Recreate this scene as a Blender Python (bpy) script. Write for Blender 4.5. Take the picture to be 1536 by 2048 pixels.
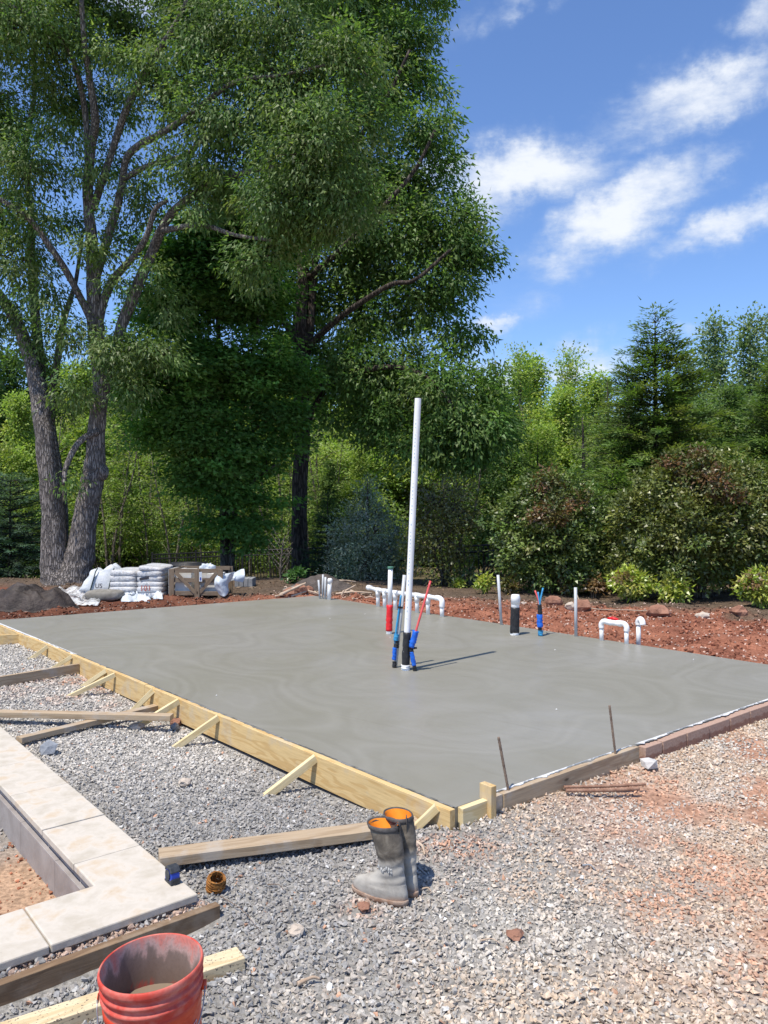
import bpy, bmesh, math, random
import numpy as np
from mathutils import Vector, Matrix, noise as mnoise

for o in list(bpy.data.objects):
    bpy.data.objects.remove(o)
scn = bpy.context.scene
COL = scn.collection
random.seed(7)
RNG = np.random.default_rng(11)
R = math.radians

# ---------------------------------------------------------------- camera
F, HZ, CH = 1550.0, 1010.0, 1.75          # focal length in photo pixels, horizon row, eye height
cam_d = bpy.data.cameras.new('camera')
cam = bpy.data.objects.new('camera', cam_d)
COL.objects.link(cam)
cam.location = (0, 0, CH)
cam.rotation_euler = (R(90), 0, 0)
cam_d.sensor_fit = 'VERTICAL'
cam_d.sensor_height = 36.0
cam_d.sensor_width = 27.0
cam_d.lens = F / 2048 * 36.0
cam_d.shift_y = -14 / 2048
cam_d.clip_start = 0.05
cam_d.clip_end = 3000
scn.camera = cam
scn.render.resolution_x, scn.render.resolution_y = 768, 1024

# ---------------------------------------------------------------- world, sun, exposure
EL, AZ = R(65), math.atan2(-0.70, -0.71)
world = bpy.data.worlds.new('World')
scn.world = world
world.use_nodes = True
wt = world.node_tree
for n in list(wt.nodes):
    wt.nodes.remove(n)
class NT:
    """tiny helper to wire nodes"""
    def __init__(s, t): s.t = t
    def n(s, typ, **kw):
        nd = s.t.nodes.new(typ)
        for k, v in kw.items(): setattr(nd, k, v)
        return nd
    def put(s, sock, v):
        if isinstance(v, bpy.types.NodeSocket): s.t.links.new(v, sock)
        elif v is not None: sock.default_value = v
    def math(s, op, a, b=None, c=None, clamp=False):
        nd = s.n('ShaderNodeMath', operation=op, use_clamp=clamp)
        s.put(nd.inputs[0], a); s.put(nd.inputs[1], b); s.put(nd.inputs[2], c)
        return nd.outputs[0]
    def vmath(s, op, a, b=None, out=0):
        nd = s.n('ShaderNodeVectorMath', operation=op)
        s.put(nd.inputs[0], a)
        if op == 'SCALE': s.put(nd.inputs['Scale'], b)
        else: s.put(nd.inputs[1], b)
        return nd.outputs['Value' if op in ('DOT_PRODUCT', 'LENGTH') else 'Vector']
    def mix(s, fac, a, b, blend='MIX'):
        nd = s.n('ShaderNodeMix', data_type='RGBA', blend_type=blend)
        s.put(nd.inputs[0], fac); s.put(nd.inputs[6], a); s.put(nd.inputs[7], b)
        return nd.outputs[2]
    def noise(s, vec, scale, detail=4, rough=.55, dist=0, col=False):
        nd = s.n('ShaderNodeTexNoise')
        s.put(nd.inputs['Vector'], vec)
        nd.inputs['Scale'].default_value = scale; nd.inputs['Detail'].default_value = detail
        nd.inputs['Roughness'].default_value = rough; nd.inputs['Distortion'].default_value = dist
        return nd.outputs['Color' if col else 'Fac']
    def ramp(s, fac, stops, interp='LINEAR'):
        nd = s.n('ShaderNodeValToRGB')
        cr = nd.color_ramp; cr.interpolation = interp
        while len(cr.elements) < len(stops): cr.elements.new(0.5)
        for e, (p, c) in zip(cr.elements, stops):
            e.position = p; e.color = c if len(c) == 4 else (*c, 1)
        s.put(nd.inputs[0], fac)
        return nd.outputs[0]
    def maprange(s, v, a, b, c=0, d=1, smooth=True):
        nd = s.n('ShaderNodeMapRange')
        nd.interpolation_type = 'SMOOTHSTEP' if smooth else 'LINEAR'
        s.put(nd.inputs[0], v)
        for i, x in enumerate((a, b, c, d)): s.put(nd.inputs[i + 1], x)
        return nd.outputs[0]

def pixdir(px, py):
    return Vector(((px - 768) / F, 1.0, (HZ - py) / F)).normalized()

SKY_STRENGTH = 0.135
def make_world():
    w = NT(wt)
    sky = w.n('ShaderNodeTexSky', sky_type='NISHITA')
    sky.sun_disc = False
    sky.sun_elevation = EL; sky.sun_rotation = AZ
    sky.air_density = 1.0; sky.dust_density = 0.35; sky.ozone_density = 3.0
    sky.altitude = 200
    tc = w.n('ShaderNodeTexCoord')
    d = tc.outputs['Generated']
    big = w.noise(d, 5.0, 6, .6, 0, True)
    mpw = w.n('ShaderNodeMapping'); mpw.inputs['Rotation'].default_value = (0, R(28), 0); mpw.inputs['Scale'].default_value = (.55, 1, 1.5)
    w.put(mpw.inputs['Vector'], d)
    fine = w.noise(mpw.outputs[0], 26.0, 8, .64)
    mid = w.noise(mpw.outputs[0], 9.0, 7, .62)
    # wobble the direction a little so that cloud outlines are torn
    off = w.vmath('SCALE', w.vmath('SUBTRACT', big, (.5, .5, .5)), .10)
    offm = w.vmath('SCALE', w.vmath('SUBTRACT', w.noise(d, 16.0, 6, .6, 0, True), (.5, .5, .5)), .085)
    dd = w.vmath('ADD', w.vmath('ADD', d, off), offm)
    # cloud puffs: centre (photo pixel -> direction), half sizes in px, tilt, weight
    puffs = [(1440, 190, 170, 55, -14, 1.0), (1340, 235, 110, 34, -4, .6), (1040, 355, 170, 50, 4, 1.1), (960, 390, 90, 55, 0, .9),
             (1200, 345, 34, 50, 0, .55), (1250, 440, 185, 58, -34, 1.0), (1420, 320, 75, 38, -38, .75), (1180, 500, 120, 42, -12, .9),
             (1450, 462, 130, 38, -16, .9), (985, 655, 50, 19, 0, .75), (1060, 8, 70, 24, -15, .6), (1530, 12, 45, 62, 0, .7),
             (960, 20, 26, 60, 35, .35), (1080, 745, 130, 36, 0, .9), (1190, 750, 36, 18, 0, .8), (1375, 678, 60, 14, -8, .35), (300, 20, 150, 60, -10, .8)]
    tot = None
    for px, py, sx, sy, tilt, wgt in puffs:
        c = pixdir(px, py)
        rt = Vector((c.y, -c.x, 0)).normalized(); up = rt.cross(c)
        a = R(-tilt)
        e1 = rt * math.cos(a) + up * math.sin(a); e2 = -rt * math.sin(a) + up * math.cos(a)
        sx *= 1.18; sy *= 1.15
        k = 1.0 / math.sqrt(F * F + (px - 768) ** 2 + (HZ - py) ** 2)
        rel = w.vmath('SUBTRACT', dd, tuple(c))
        xa = w.vmath('DOT_PRODUCT', rel, tuple(e1 / (sx * k)))
        xb = w.vmath('DOT_PRODUCT', rel, tuple(e2 / (sy * k)))
        xc = w.vmath('DOT_PRODUCT', rel, tuple(c / (140 * k)))
        q = w.math('ADD', w.math('MULTIPLY', xa, xa), w.math('MULTIPLY', xb, xb))
        q = w.math('ADD', q, w.math('MULTIPLY', xc, xc))
        g = w.math('MULTIPLY', w.math('EXPONENT', w.math('MULTIPLY', q, -.9)), wgt)
        tot = g if tot is None else w.math('MAXIMUM', tot, g)
    # the same kind of fair weather cloud goes on over the rest of the sky
    fw = w.vmath('DOT_PRODUCT', d, (0.10, .94, .33))
    rest = w.math('MULTIPLY', w.maprange(w.noise(d, 3.6, 7, .58, .3), .53, .72), w.maprange(fw, .80, .62))
    tot = w.math('MAXIMUM', tot, rest)
    tex = w.math('ADD', w.math('MULTIPLY', w.math('SUBTRACT', mid, .5), 1.2), w.math('MULTIPLY', w.math('SUBTRACT', fine, .5), 1.0))
    dens = w.math('ADD', tot, w.math('MULTIPLY', tex, w.maprange(tot, 0.02, .5, .25, 1)))
    alpha = w.maprange(dens, .10, 1.12)
    alpha = w.math('MULTIPLY', alpha, .93)
    body = w.mix(w.maprange(dens, .25, 1.1), (3.7, 4.3, 5.2, 1), (5.4, 5.6, 5.9, 1))
    skyc = w.mix(1.0, sky.outputs[0], (0.80, 0.92, 1.12, 1), 'MULTIPLY')
    colr = w.mix(alpha, skyc, body)
    bg = w.n('ShaderNodeBackground')
    wt.links.new(colr, bg.inputs[0]); bg.inputs[1].default_value = SKY_STRENGTH
    out = w.n('ShaderNodeOutputWorld')
    wt.links.new(bg.outputs[0], out.inputs[0])
make_world()

sun_d = bpy.data.lights.new('sun', 'SUN')
sun_d.energy = 4.4
sun_d.angle = R(0.53)
sun_d.color = (1.0, 0.925, 0.80)
sun = bpy.data.objects.new('sun', sun_d)
COL.objects.link(sun)
SUNV = Vector((math.sin(AZ) * math.cos(EL), math.cos(AZ) * math.cos(EL), math.sin(EL)))
sun.rotation_euler = SUNV.to_track_quat('Z', 'Y').to_euler()
sun.location = SUNV * 40

scn.render.engine = 'CYCLES'
vs = scn.view_settings
vs.view_transform = 'Standard'; vs.look = 'None'; vs.exposure = 0.42; vs.gamma = 1.0
try: vs.use_curve_mapping = False
except Exception: pass
scn.cycles.max_bounces = 6; scn.cycles.diffuse_bounces = 4; scn.cycles.glossy_bounces = 2; scn.cycles.transmission_bounces = 4; scn.cycles.transparent_max_bounces = 6
world.cycles.sampling_method = 'MANUAL'; world.cycles.sample_map_resolution = 512

# ---------------------------------------------------------------- pixel -> place
def G(px, py, z=0.0):
    """where the ray through a photo pixel meets height z"""
    y = F * (CH - z) / (py - HZ)
    return Vector(((px - 768) / F * y, y, z))
def A(px, py, y):
    """point at depth y"""
    return Vector(((px - 768) / F * y, y, CH - (py - HZ) / F * y))

# ---------------------------------------------------------------- numpy noise
def _h(ix, iy, s):
    n = (ix * 374761393 + iy * 668265263 + s * 1442695041) & 0x7fffffff
    n = ((n ^ (n >> 13)) * 1274126177) & 0x7fffffff
    return ((n ^ (n >> 16)) & 0xffff) / 65535.0
def vn(x, y, s=0):
    x = np.asarray(x, float); y = np.asarray(y, float)
    ix = np.floor(x).astype(np.int64); iy = np.floor(y).astype(np.int64)
    fx = x - ix; fy = y - iy
    fx = fx * fx * (3 - 2 * fx); fy = fy * fy * (3 - 2 * fy)
    return (_h(ix, iy, s) * (1 - fx) + _h(ix + 1, iy, s) * fx) * (1 - fy) + (_h(ix, iy + 1, s) * (1 - fx) + _h(ix + 1, iy + 1, s) * fx) * fy
def fbm(x, y, s=0, o=4):
    t = 0; a = .5; n = 0
    for k in range(o):
        t = t + a * vn(np.asarray(x) * 2 ** k, np.asarray(y) * 2 ** k, s + k * 17); n += a; a *= .5
    return t / n
def sst(a, b, x):
    t = np.clip((np.asarray(x, float) - a) / (b - a), 0, 1)
    return t * t * (3 - 2 * t)

# ---------------------------------------------------------------- layout of the site
SC = np.array([0.351, 3.97]); SL = np.array([-5.28, 10.42]); SF = np.array([-1.18, 13.27]); SR = np.array([4.16, 7.06])
ZS = 0.20                                                    # slab top
DF = (SR - SC) / np.linalg.norm(SR - SC); DL = (SL - SC) / np.linalg.norm(SL - SC)
NF = np.array([DF[1], -DF[0]]); NL = np.array([-DL[1], DL[0]])   # outward normals of the front and the long edge
NB = np.array([-(SF - SL)[1], (SF - SL)[0]]); NB = NB / np.linalg.norm(NB)
NR = np.array([(SF - SR)[1], -(SF - SR)[0]]); NR = NR / np.linalg.norm(NR)
if NL @ (SC - SF) < 0: NL = -NL
if NR @ (SR - SL) < 0: NR = -NR
def edge_d(x, y):
    """signed distances outside the four slab edges"""
    f = (x - SC[0]) * NF[0] + (y - SC[1]) * NF[1]
    l = (x - SC[0]) * NL[0] + (y - SC[1]) * NL[1]
    b = (x - SF[0]) * NB[0] + (y - SF[1]) * NB[1]
    r = (x - SF[0]) * NR[0] + (y - SF[1]) * NR[1]
    return f, l, b, r
PO = np.array([-0.79, 3.29]); PA = np.array([-.769, -.639]); PB = np.array([-.639, .769])  # coping outer corner and its two legs
PZ = 0.10
def pool_ab(x, y):
    return (x - PO[0]) * PA[0] + (y - PO[1]) * PA[1], (x - PO[0]) * PB[0] + (y - PO[1]) * PB[1]
def bed_s(x, y):
    return (x - 1.84) * .366 + (y - 12.3) * .931 + np.where(x < -1, sst(-1, -3, x) * 1.0, 0)

def gz(x, y):
    """ground height"""
    x = np.asarray(x, float); y = np.asarray(y, float)
    f, l, b, r = edge_d(x, y)
    v = (x - SC[0]) * DL[0] + (y - SC[1]) * DL[1]
    base = 0.035 * sst(.4, -.8, x) + .012 * (fbm(x * 1.3, y * 1.3, 3) - .5) + .012 * (fbm(x * 5, y * 5, 5) - .5)
    front = .085 * np.exp(-(np.clip(f, 0, 9) / .55) ** 2) * sst(-.4, .25, (x - SC[0]) * DF[0] + (y - SC[1]) * DF[1])
    hl = np.interp(v, [-.6, 0, .35, .7, 1.2, 3, 4.5, 6.2, 9], [0, .085, .03, -.015, -.03, -.02, .005, .06, .075])
    wl = np.exp(-(np.clip(l, 0, 9) / .55) ** 2) * sst(-.7, 0, v)
    g = np.maximum(base * (1 - wl) + hl * wl, 0) * 0 + base * (1 - wl) + hl * wl
    g = g + front * (1 - .6 * wl)
    inside = (f < .02) & (l < .02) & (b < .02) & (r < .02)
    back = sst(.0, .35, np.maximum(b, r - np.clip(f, 0, 9) * .8))
    s = bed_s(x, y)
    lump = (fbm(x * 2.2, y * 2.2, 21, 4) - .5) * .16 + (fbm(x * 7, y * 7, 23, 3) - .5) * .07
    gb = .115 + lump * sst(.05, .5, np.maximum(b, r)) * sst(1.8, .2, s) + .09 * sst(-1.2, .8, s) + (fbm(x * 1.2, y * 1.2, 31) - .5) * .10 * sst(0, 2, s)
    gb = gb - 1.15 * sst(15.0, 27.0, y) - 1.2 * sst(27, 60, y)
    g = g * (1 - back) + gb * back
    a, bb = pool_ab(x, y)
    ins = sst(.16, .24, np.minimum(a, bb))
    g = g * (1 - ins) + (-.17 + .03 * (fbm(x * 4, y * 4, 41) - .5)) * ins
    g = g - .045 * sst(-.45, -.2, bb) * sst(-.02, -.08, bb) * sst(-.25, .1, a)
    # keep the soil under the coping stones
    strip = (np.minimum(a, bb) > -.0) & (np.minimum(a, bb) <= .24) & (np.maximum(a, bb) > 0)
    g = np.where(strip, np.minimum(g, .045), g)
    g = np.where(inside, np.minimum(g, .02), g)
    return g
def gzf(x, y): return float(gz(np.array([x]), np.array([y]))[0])
def GG(px, py, dz=0.0):
    """pixel -> point on the uneven ground"""
    z = 0.0
    for _ in range(14):
        p = G(px, py, z); z = .4 * z + .6 * gzf(p.x, p.y)
    return Vector((p.x, p.y, z + dz))

# ---------------------------------------------------------------- materials
MATS = {}
def base_mat(name):
    m = bpy.data.materials.new(name); m.use_nodes = True
    t = m.node_tree
    for n in list(t.nodes): t.nodes.remove(n)
    w = NT(t)
    out = w.n('ShaderNodeOutputMaterial')
    p = w.n('ShaderNodeBsdfPrincipled')
    t.links.new(p.outputs[0], out.inputs[0])
    MATS[name] = m
    return m, w, p, out
def c4(c): return (*c, 1) if len(c) == 3 else c
def surf(name, c1, c2, scale=6, rough=.7, bump=.2, bscale=40, stretch=(1, 1, 1), spec=.35, metal=0, c3=None, lo=.35, hi=.65, dist=0.0,
         vcol=False, rvar=.1, speck=None, speck_scale=60, speck_t=.68, bdist=.004):
    m, w, p, out = base_mat(name)
    tc = w.n('ShaderNodeTexCoord')
    mp = w.n('ShaderNodeMapping'); mp.inputs['Scale'].default_value = stretch
    w.put(mp.inputs['Vector'], tc.outputs['Object'])
    v = mp.outputs[0]
    n1 = w.noise(v, scale, 7, .6, dist)
    stops = [(lo, c4(c1)), (hi, c4(c2))]
    if c3: stops = [(lo, c4(c1)), ((lo + hi) / 2, c4(c2)), (hi, c4(c3))]
    col = w.ramp(n1, stops)
    if vcol:
        at = w.n('ShaderNodeAttribute', attribute_name='Col')
        col = w.mix(1.0, at.outputs['Color'], col, 'MULTIPLY')
    if speck:
        sn = w.noise(v, speck_scale, 3, .6)
        col = w.mix(w.maprange(sn, speck_t, speck_t + .05), col, c4(speck))
    w.put(p.inputs['Base Color'], col)
    n2 = w.noise(v, bscale, 5, .6)
    w.put(p.inputs['Roughness'], w.maprange(n2, .3, .7, max(rough - rvar, .03), min(rough + rvar, 1)))
    p.inputs['Specular IOR Level'].default_value = spec
    p.inputs['Metallic'].default_value = metal
    if bump:
        b = w.n('ShaderNodeBump'); b.inputs['Strength'].default_value = bump; b.inputs['Distance'].default_value = bdist
        w.put(b.inputs['Height'], w.math('ADD', n2, w.math('MULTIPLY', n1, .7)))
        w.t.links.new(b.outputs[0], p.inputs['Normal'])
    return m

def wood(name, light, dark, stain=None, stain_amt=.5, rings=26, knot=True, rough=.75, speck=False):
    """sawn timber, grain along the local X axis"""
    m, w, p, out = base_mat(name)
    tc = w.n('ShaderNodeTexCoord')
    info = w.n('ShaderNodeObjectInfo')
    shift = w.vmath('SCALE', (7.3, 3.1, 5.7), info.outputs['Random'])
    v0 = w.vmath('ADD', tc.outputs['Object'], shift)
    mp = w.n('ShaderNodeMapping'); mp.inputs['Scale'].default_value = (.9, 6, 6)
    w.put(mp.inputs['Vector'], v0)
    warp = w.noise(mp.outputs[0], 1.6, 3, .5)
    mk = w.n('ShaderNodeMapping'); mk.inputs['Scale'].default_value = (2.6, 6.5, 6.5)
    w.put(mk.inputs['Vector'], v0)
    vor = w.n('ShaderNodeTexVoronoi'); w.put(vor.inputs['Vector'], mk.outputs[0]); vor.inputs['Scale'].default_value = 1.0
    kd = vor.outputs['Distance']
    knotm = w.maprange(kd, .10, .05) if knot else 0.0
    ringv = w.math('ADD', w.math('MULTIPLY', warp, rings * 1.5), w.math('MULTIPLY', w.maprange(kd, .45, .05), 3.0 if knot else 0))
    s = w.math('SINE', ringv)
    grain = w.maprange(s, .1, .95)
    mf = w.n('ShaderNodeMapping'); mf.inputs['Scale'].default_value = (6, 160, 160)
    w.put(mf.inputs['Vector'], v0)
    fine = w.noise(mf.outputs[0], 1.0, 3, .6)
    col = w.mix(w.math('MULTIPLY', grain, .6), c4(light), c4(dark))
    col = w.mix(w.maprange(fine, .35, .75, 0, .35), col, c4(tuple(x * .62 for x in dark)))
    col = w.mix(knotm, col, c4(tuple(x * .28 for x in dark)))
    if stain:
        st = w.noise(v0, 5.5, 6, .65)
        col = w.mix(w.maprange(st, .5, .68, 0, stain_amt), col, c4(stain))
    if speck:
        col = w.mix(w.maprange(w.noise(v0, 95, 2, .5), .62, .66), col, (.16, .13, .10, 1))
        col = w.mix(w.maprange(w.noise(v0, 9, 5, .7), .60, .66, 0, .85), col, (.17, .165, .16, 1))
    hv = w.math('MULTIPLY', w.math('SUBTRACT', info.outputs['Random'], .5), .22)
    col = w.mix(w.math('ABSOLUTE', hv), col, c4(tuple(x * .6 for x in light)))
    w.put(p.inputs['Base Color'], col)
    p.inputs['Roughness'].default_value = rough
    p.inputs['Specular IOR Level'].default_value = .25
    b = w.n('ShaderNodeBump'); b.inputs['Strength'].default_value = .35; b.inputs['Distance'].default_value = .002
    w.put(b.inputs['Height'], w.math('ADD', w.math('MULTIPLY', fine, 1.2), w.math('MULTIPLY', grain, -.3)))
    w.t.links.new(b.outputs[0], p.inputs['Normal'])
    return m

def leafmat(name, trans=.35, gloss=.06, grough=.45, tint=(1.15, 1.25, .55)):
    m = bpy.data.materials.new(name); m.use_nodes = True
    t = m.node_tree
    for n in list(t.nodes): t.nodes.remove(n)
    w = NT(t)
    out = w.n('ShaderNodeOutputMaterial')
    at = w.n('ShaderNodeAttribute', attribute_name='Col')
    df = w.n('ShaderNodeBsdfDiffuse'); w.put(df.inputs[0], at.outputs['Color'])
    tr = w.n('ShaderNodeBsdfTranslucent'); w.put(tr.inputs[0], w.mix(1.0, at.outputs['Color'], c4(tint), 'MULTIPLY'))
    m1 = w.n('ShaderNodeMixShader'); m1.inputs[0].default_value = trans
    t.links.new(df.outputs[0], m1.inputs[1]); t.links.new(tr.outputs[0], m1.inputs[2])
    gl = w.n('ShaderNodeBsdfGlossy'); gl.inputs['Roughness'].default_value = grough
    m2 = w.n('ShaderNodeMixShader'); m2.inputs[0].default_value = gloss
    t.links.new(m1.outputs[0], m2.inputs[1]); t.links.new(gl.outputs[0], m2.inputs[2])
    t.links.new(m2.outputs[0], out.inputs[0])
    MATS[name] = m
    return m

def bark(name, c1, c2, c3, sc=1.0):
    m, w, p, out = base_mat(name)
    tc = w.n('ShaderNodeTexCoord')
    mp = w.n('ShaderNodeMapping'); mp.inputs['Scale'].default_value = (11 * sc, 11 * sc, 1.7 * sc)
    w.put(mp.inputs['Vector'], tc.outputs['Object'])
    n1 = w.noise(mp.outputs[0], 1.6, 6, .62, .6)
    vor = w.n('ShaderNodeTexVoronoi', feature='DISTANCE_TO_EDGE')
    w.put(vor.inputs['Vector'], w.vmath('ADD', mp.outputs[0], w.vmath('SCALE', w.noise(mp.outputs[0], 2.0, 3, .5, 0, True), .8)))
    vor.inputs['Scale'].default_value = 1.25
    ridge = w.maprange(vor.outputs['Distance'], .0, .22)
    patch = w.noise(tc.outputs['Object'], 2.2, 5, .6)
    col = w.ramp(n1, [(.3, c4(c1)), (.7, c4(c2))])
    col = w.mix(w.maprange(patch, .5, .72, 0, .6), col, c4(c3))
    col = w.mix(w.math('SUBTRACT', 1.0, ridge), col, c4(tuple(x * .5 for x in c1)))
    w.put(p.inputs['Base Color'], col)
    p.inputs['Roughness'].default_value = .9; p.inputs['Specular IOR Level'].default_value = .15
    b = w.n('ShaderNodeBump'); b.inputs['Strength'].default_value = .9; b.inputs['Distance'].default_value = .03
    w.put(b.inputs['Height'], w.math('ADD', ridge, w.math('MULTIPLY', n1, .5)))
    w.t.links.new(b.outputs[0], p.inputs['Normal'])
    return m

def concrete_mat():
    m, w, p, out = base_mat('wet_concrete')
    tc = w.n('ShaderNodeTexCoord'); v = tc.outputs['Object']
    # long arcs left by the trowel: rings round scattered centres
    vo = w.n('ShaderNodeTexVoronoi', feature='SMOOTH_F1'); vo.inputs['Smoothness'].default_value = .6; w.put(vo.inputs['Vector'], w.vmath('ADD', v, w.vmath('SCALE', w.noise(v, 1.1, 3, .5, 0, True), .5)))
    vo.inputs['Scale'].default_value = .75
    arcs = w.noise(w.math('MULTIPLY', vo.outputs['Distance'], 1.0), 9.0, 4, .6)
    nd = w.n('ShaderNodeTexNoise', noise_dimensions='1D'); w.put(nd.inputs['W'], w.math('MULTIPLY', vo.outputs['Distance'], 13.0))
    nd.inputs['Scale'].default_value = 1.0; nd.inputs['Detail'].default_value = 3
    arcs = nd.outputs['Fac']
    mp = w.n('ShaderNodeMapping'); mp.inputs['Scale'].default_value = (1, 1, 1); mp.inputs['Rotation'].default_value = (0, 0, R(41))
    w.put(mp.inputs['Vector'], v)
    mp2 = w.n('ShaderNodeMapping'); mp2.inputs['Scale'].default_value = (.45, 7.5, 1)
    w.put(mp2.inputs['Vector'], mp.outputs[0])
    streak = w.noise(mp2.outputs[0], 1.0, 5, .6, 1.2)
    big = w.noise(v, .55, 4, .55, .6)
    fine = w.noise(v, 60, 4, .6)
    col = w.mix(w.maprange(big, .36, .64), (.212, .203, .165, 1), (.262, .253, .225, 1))
    col = w.mix(w.maprange(arcs, .35, .8, 0, .09), col, (.42, .415, .385, 1))
    col = w.mix(w.maprange(streak, .52, .72, 0, .2), col, (.16, .153, .125, 1))
    col = w.mix(w.maprange(fine, .3, .7, 0, .10), col, (.17, .165, .15, 1))
    w.put(p.inputs['Base Color'], col)
    rr = w.math('ADD', w.maprange(big, .35, .65, .50, .36), w.math('MULTIPLY', w.math('SUBTRACT', streak, .5), .22))
    rr = w.math('ADD', rr, w.math('MULTIPLY', w.math('SUBTRACT', arcs, .5), .2))
    w.put(p.inputs['Roughness'], rr)
    p.inputs['Specular IOR Level'].default_value = .6
    b = w.n('ShaderNodeBump'); b.inputs['Strength'].default_value = .22; b.inputs['Distance'].default_value = .006
    hh = w.math('ADD', w.math('MULTIPLY', arcs, .55), w.math('ADD', w.math('MULTIPLY', streak, .9), w.math('MULTIPLY', fine, .05)))
    w.put(b.inputs['Height'], hh)
    w.t.links.new(b.outputs[0], p.inputs['Normal'])
    return m

def vcol_mat(name, rough=.85, spec=.2, nscale=30, lo=.7, hi=1.25, bump=.3, bdist=.004):
    m, w, p, out = base_mat(name)
    at = w.n('ShaderNodeAttribute', attribute_name='Col')
    tc = w.n('ShaderNodeTexCoord')
    n = w.noise(tc.outputs['Object'], nscale, 6, .65)
    n2 = w.noise(tc.outputs['Object'], nscale * .13, 5, .6)
    k = w.math('MULTIPLY', w.maprange(n, .3, .7, lo, hi), w.maprange(n2, .3, .7, .85, 1.12))
    w.put(p.inputs['Base Color'], w.vmath('SCALE', at.outputs['Color'], k))
    p.inputs['Roughness'].default_value = rough; p.inputs['Specular IOR Level'].default_value = spec
    if bump:
        b = w.n('ShaderNodeBump'); b.inputs['Strength'].default_value = bump; b.inputs['Distance'].default_value = bdist
        w.put(b.inputs['Height'], n); w.t.links.new(b.outputs[0], p.inputs['Normal'])
    return m

concrete_mat()
vcol_mat('soil', .95, .1, 34, .6, 1.3, .8, .02)
vcol_mat('stone', .88, .22, 90, .78, 1.2, .25, .002)
vcol_mat('clod', .95, .1, 60, .7, 1.25, .5, .004)
vcol_mat('litter', .9, .1, 60, .8, 1.2, 0)
wood('fresh_pine', (.64, .465, .225), (.49, .305, .115), (.44, .40, .33), .45, 24)
wood('pale_pine', (.72, .60, .36), (.60, .44, .20), (.50, .42, .28), .2, 18)
wood('weathered_timber', (.44, .34, .23), (.30, .21, .13), (.42, .38, .33), .75, 22)
wood('stained_timber', (.26, .175, .105), (.14, .085, .048), (.33, .26, .19), .6, 18)
wood('grey_timber', (.30, .26, .21), (.20, .165, .13), (.26, .25, .23), .6, 20)
wood('crate_timber', (.22, .165, .115), (.14, .10, .068), (.19, .17, .14), .6, 20)
wood('speckled_timber', (.66, .55, .36), (.52, .38, .20), (.66, .36, .16), .45, 20, speck=True)
surf('concrete_edge', (.34, .34, .33), (.55, .55, .54), 18, .9, .8, 60, bdist=.01)
surf('pale_slurry', (.50, .51, .52), (.72, .73, .74), 14, .85, .5, 60)
surf('dark_slurry', (.11, .11, .10), (.26, .26, .25), 18, .7, .5, 60)
surf('coping_stone', (.44, .395, .325), (.53, .485, .42), 7.5, .78, .4, 60, c3=(.48, .375, .255), lo=.34, hi=.72, dist=.25, speck=(.30, .26, .21), speck_scale=75, speck_t=.70, bdist=.002)
surf('pool_tile', (.25, .225, .215), (.34, .315, .305), 5, .5, .15, 40, dist=.8)
surf('mortar', (.36, .28, .22), (.55, .48, .42), 12, .95, .8, 40, bdist=.01)
surf('block', (.42, .26, .18), (.52, .37, .29), 7, .95, .6, 90, bdist=.004)
surf('white_pvc', (.74, .74, .73), (.82, .82, .82), 6, .38, .04, 20, spec=.45)
surf('white_cloth_wrap', (.74, .74, .72), (.85, .85, .84), 20, .8, .6, 60)
surf('grey_conduit', (.40, .42, .44), (.50, .52, .54), 10, .45, .05, 40, speck=(.68, .68, .66), speck_scale=35, speck_t=.66)
surf('black_tape', (.012, .012, .014), (.03, .03, .032), 25, .5, .5, 40, speck=(.55, .55, .53), speck_scale=55, speck_t=.70)
surf('black_plastic', (.014, .014, .016), (.026, .026, .028), 25, .5, .2, 40)
surf('red_tape', (.62, .012, .02), (.75, .03, .035), 30, .45, .5, 45)
surf('blue_tape', (.012, .09, .50), (.02, .16, .66), 30, .45, .4, 50)
surf('blue_pex', (.03, .20, .42), (.05, .30, .52), 10, .4, .05, 30)
surf('red_pex', (.55, .07, .07), (.66, .13, .12), 10, .4, .05, 30)
surf('green_cap', (.05, .16, .11), (.09, .22, .15), 10, .5, .05, 30)
surf('rebar', (.13, .095, .075), (.27, .20, .15), 30, .8, .5, 90, metal=.2)
surf('rusty_rebar', (.20, .10, .065), (.33, .20, .14), 20, .85, .4, 60)
surf('rusty_wire', (.20, .075, .015), (.38, .17, .04), 60, .7, .3, 90, metal=.2)
surf('bucket_red', (.52, .040, .012), (.62, .075, .025), 9, .42, .1, 30, c3=(.58, .12, .08), lo=.42, hi=.9, spec=.4)
surf('bucket_dusty', (.50, .05, .032), (.57, .22, .175), 14, .65, .25, 40, lo=.40, hi=.70)
surf('muddy_water', (.20, .155, .115), (.235, .19, .145), 3, .10, .02, 20, spec=.5, rvar=.02)
surf('steel_wire', (.30, .30, .30), (.42, .42, .42), 20, .4, 0, 40, metal=.8)
surf('faded_print', (.72, .62, .58), (.80, .74, .70), 30, .6, 0)
surf('boot_lining', (.78, .24, .012), (.88, .32, .03), 12, .8, .3, 80)
surf('boot_sole', (.22, .12, .075), (.36, .27, .21), 22, .9, .7, 60, bdist=.006)
surf('boot_collar', (.045, .042, .04), (.10, .092, .088), 30, .75, .4, 70)
surf('blue_case', (.012, .035, .28), (.02, .06, .40), 20, .4, .05, 40)
surf('dark_case', (.02, .024, .03), (.05, .055, .065), 40, .6, .3, 90)
surf('brown_tarp', (.036, .029, .026), (.068, .054, .048), 4, .62, .8, 12, spec=.22, bdist=.03)
surf('woven_white', (.46, .49, .52), (.60, .62, .65), 5, .6, .5, 30, bdist=.01)
surf('bag_white', (.34, .35, .36), (.56, .57, .59), 7, .42, .8, 16, c3=(.44, .42, .40), bdist=.03, dist=.8)
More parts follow.
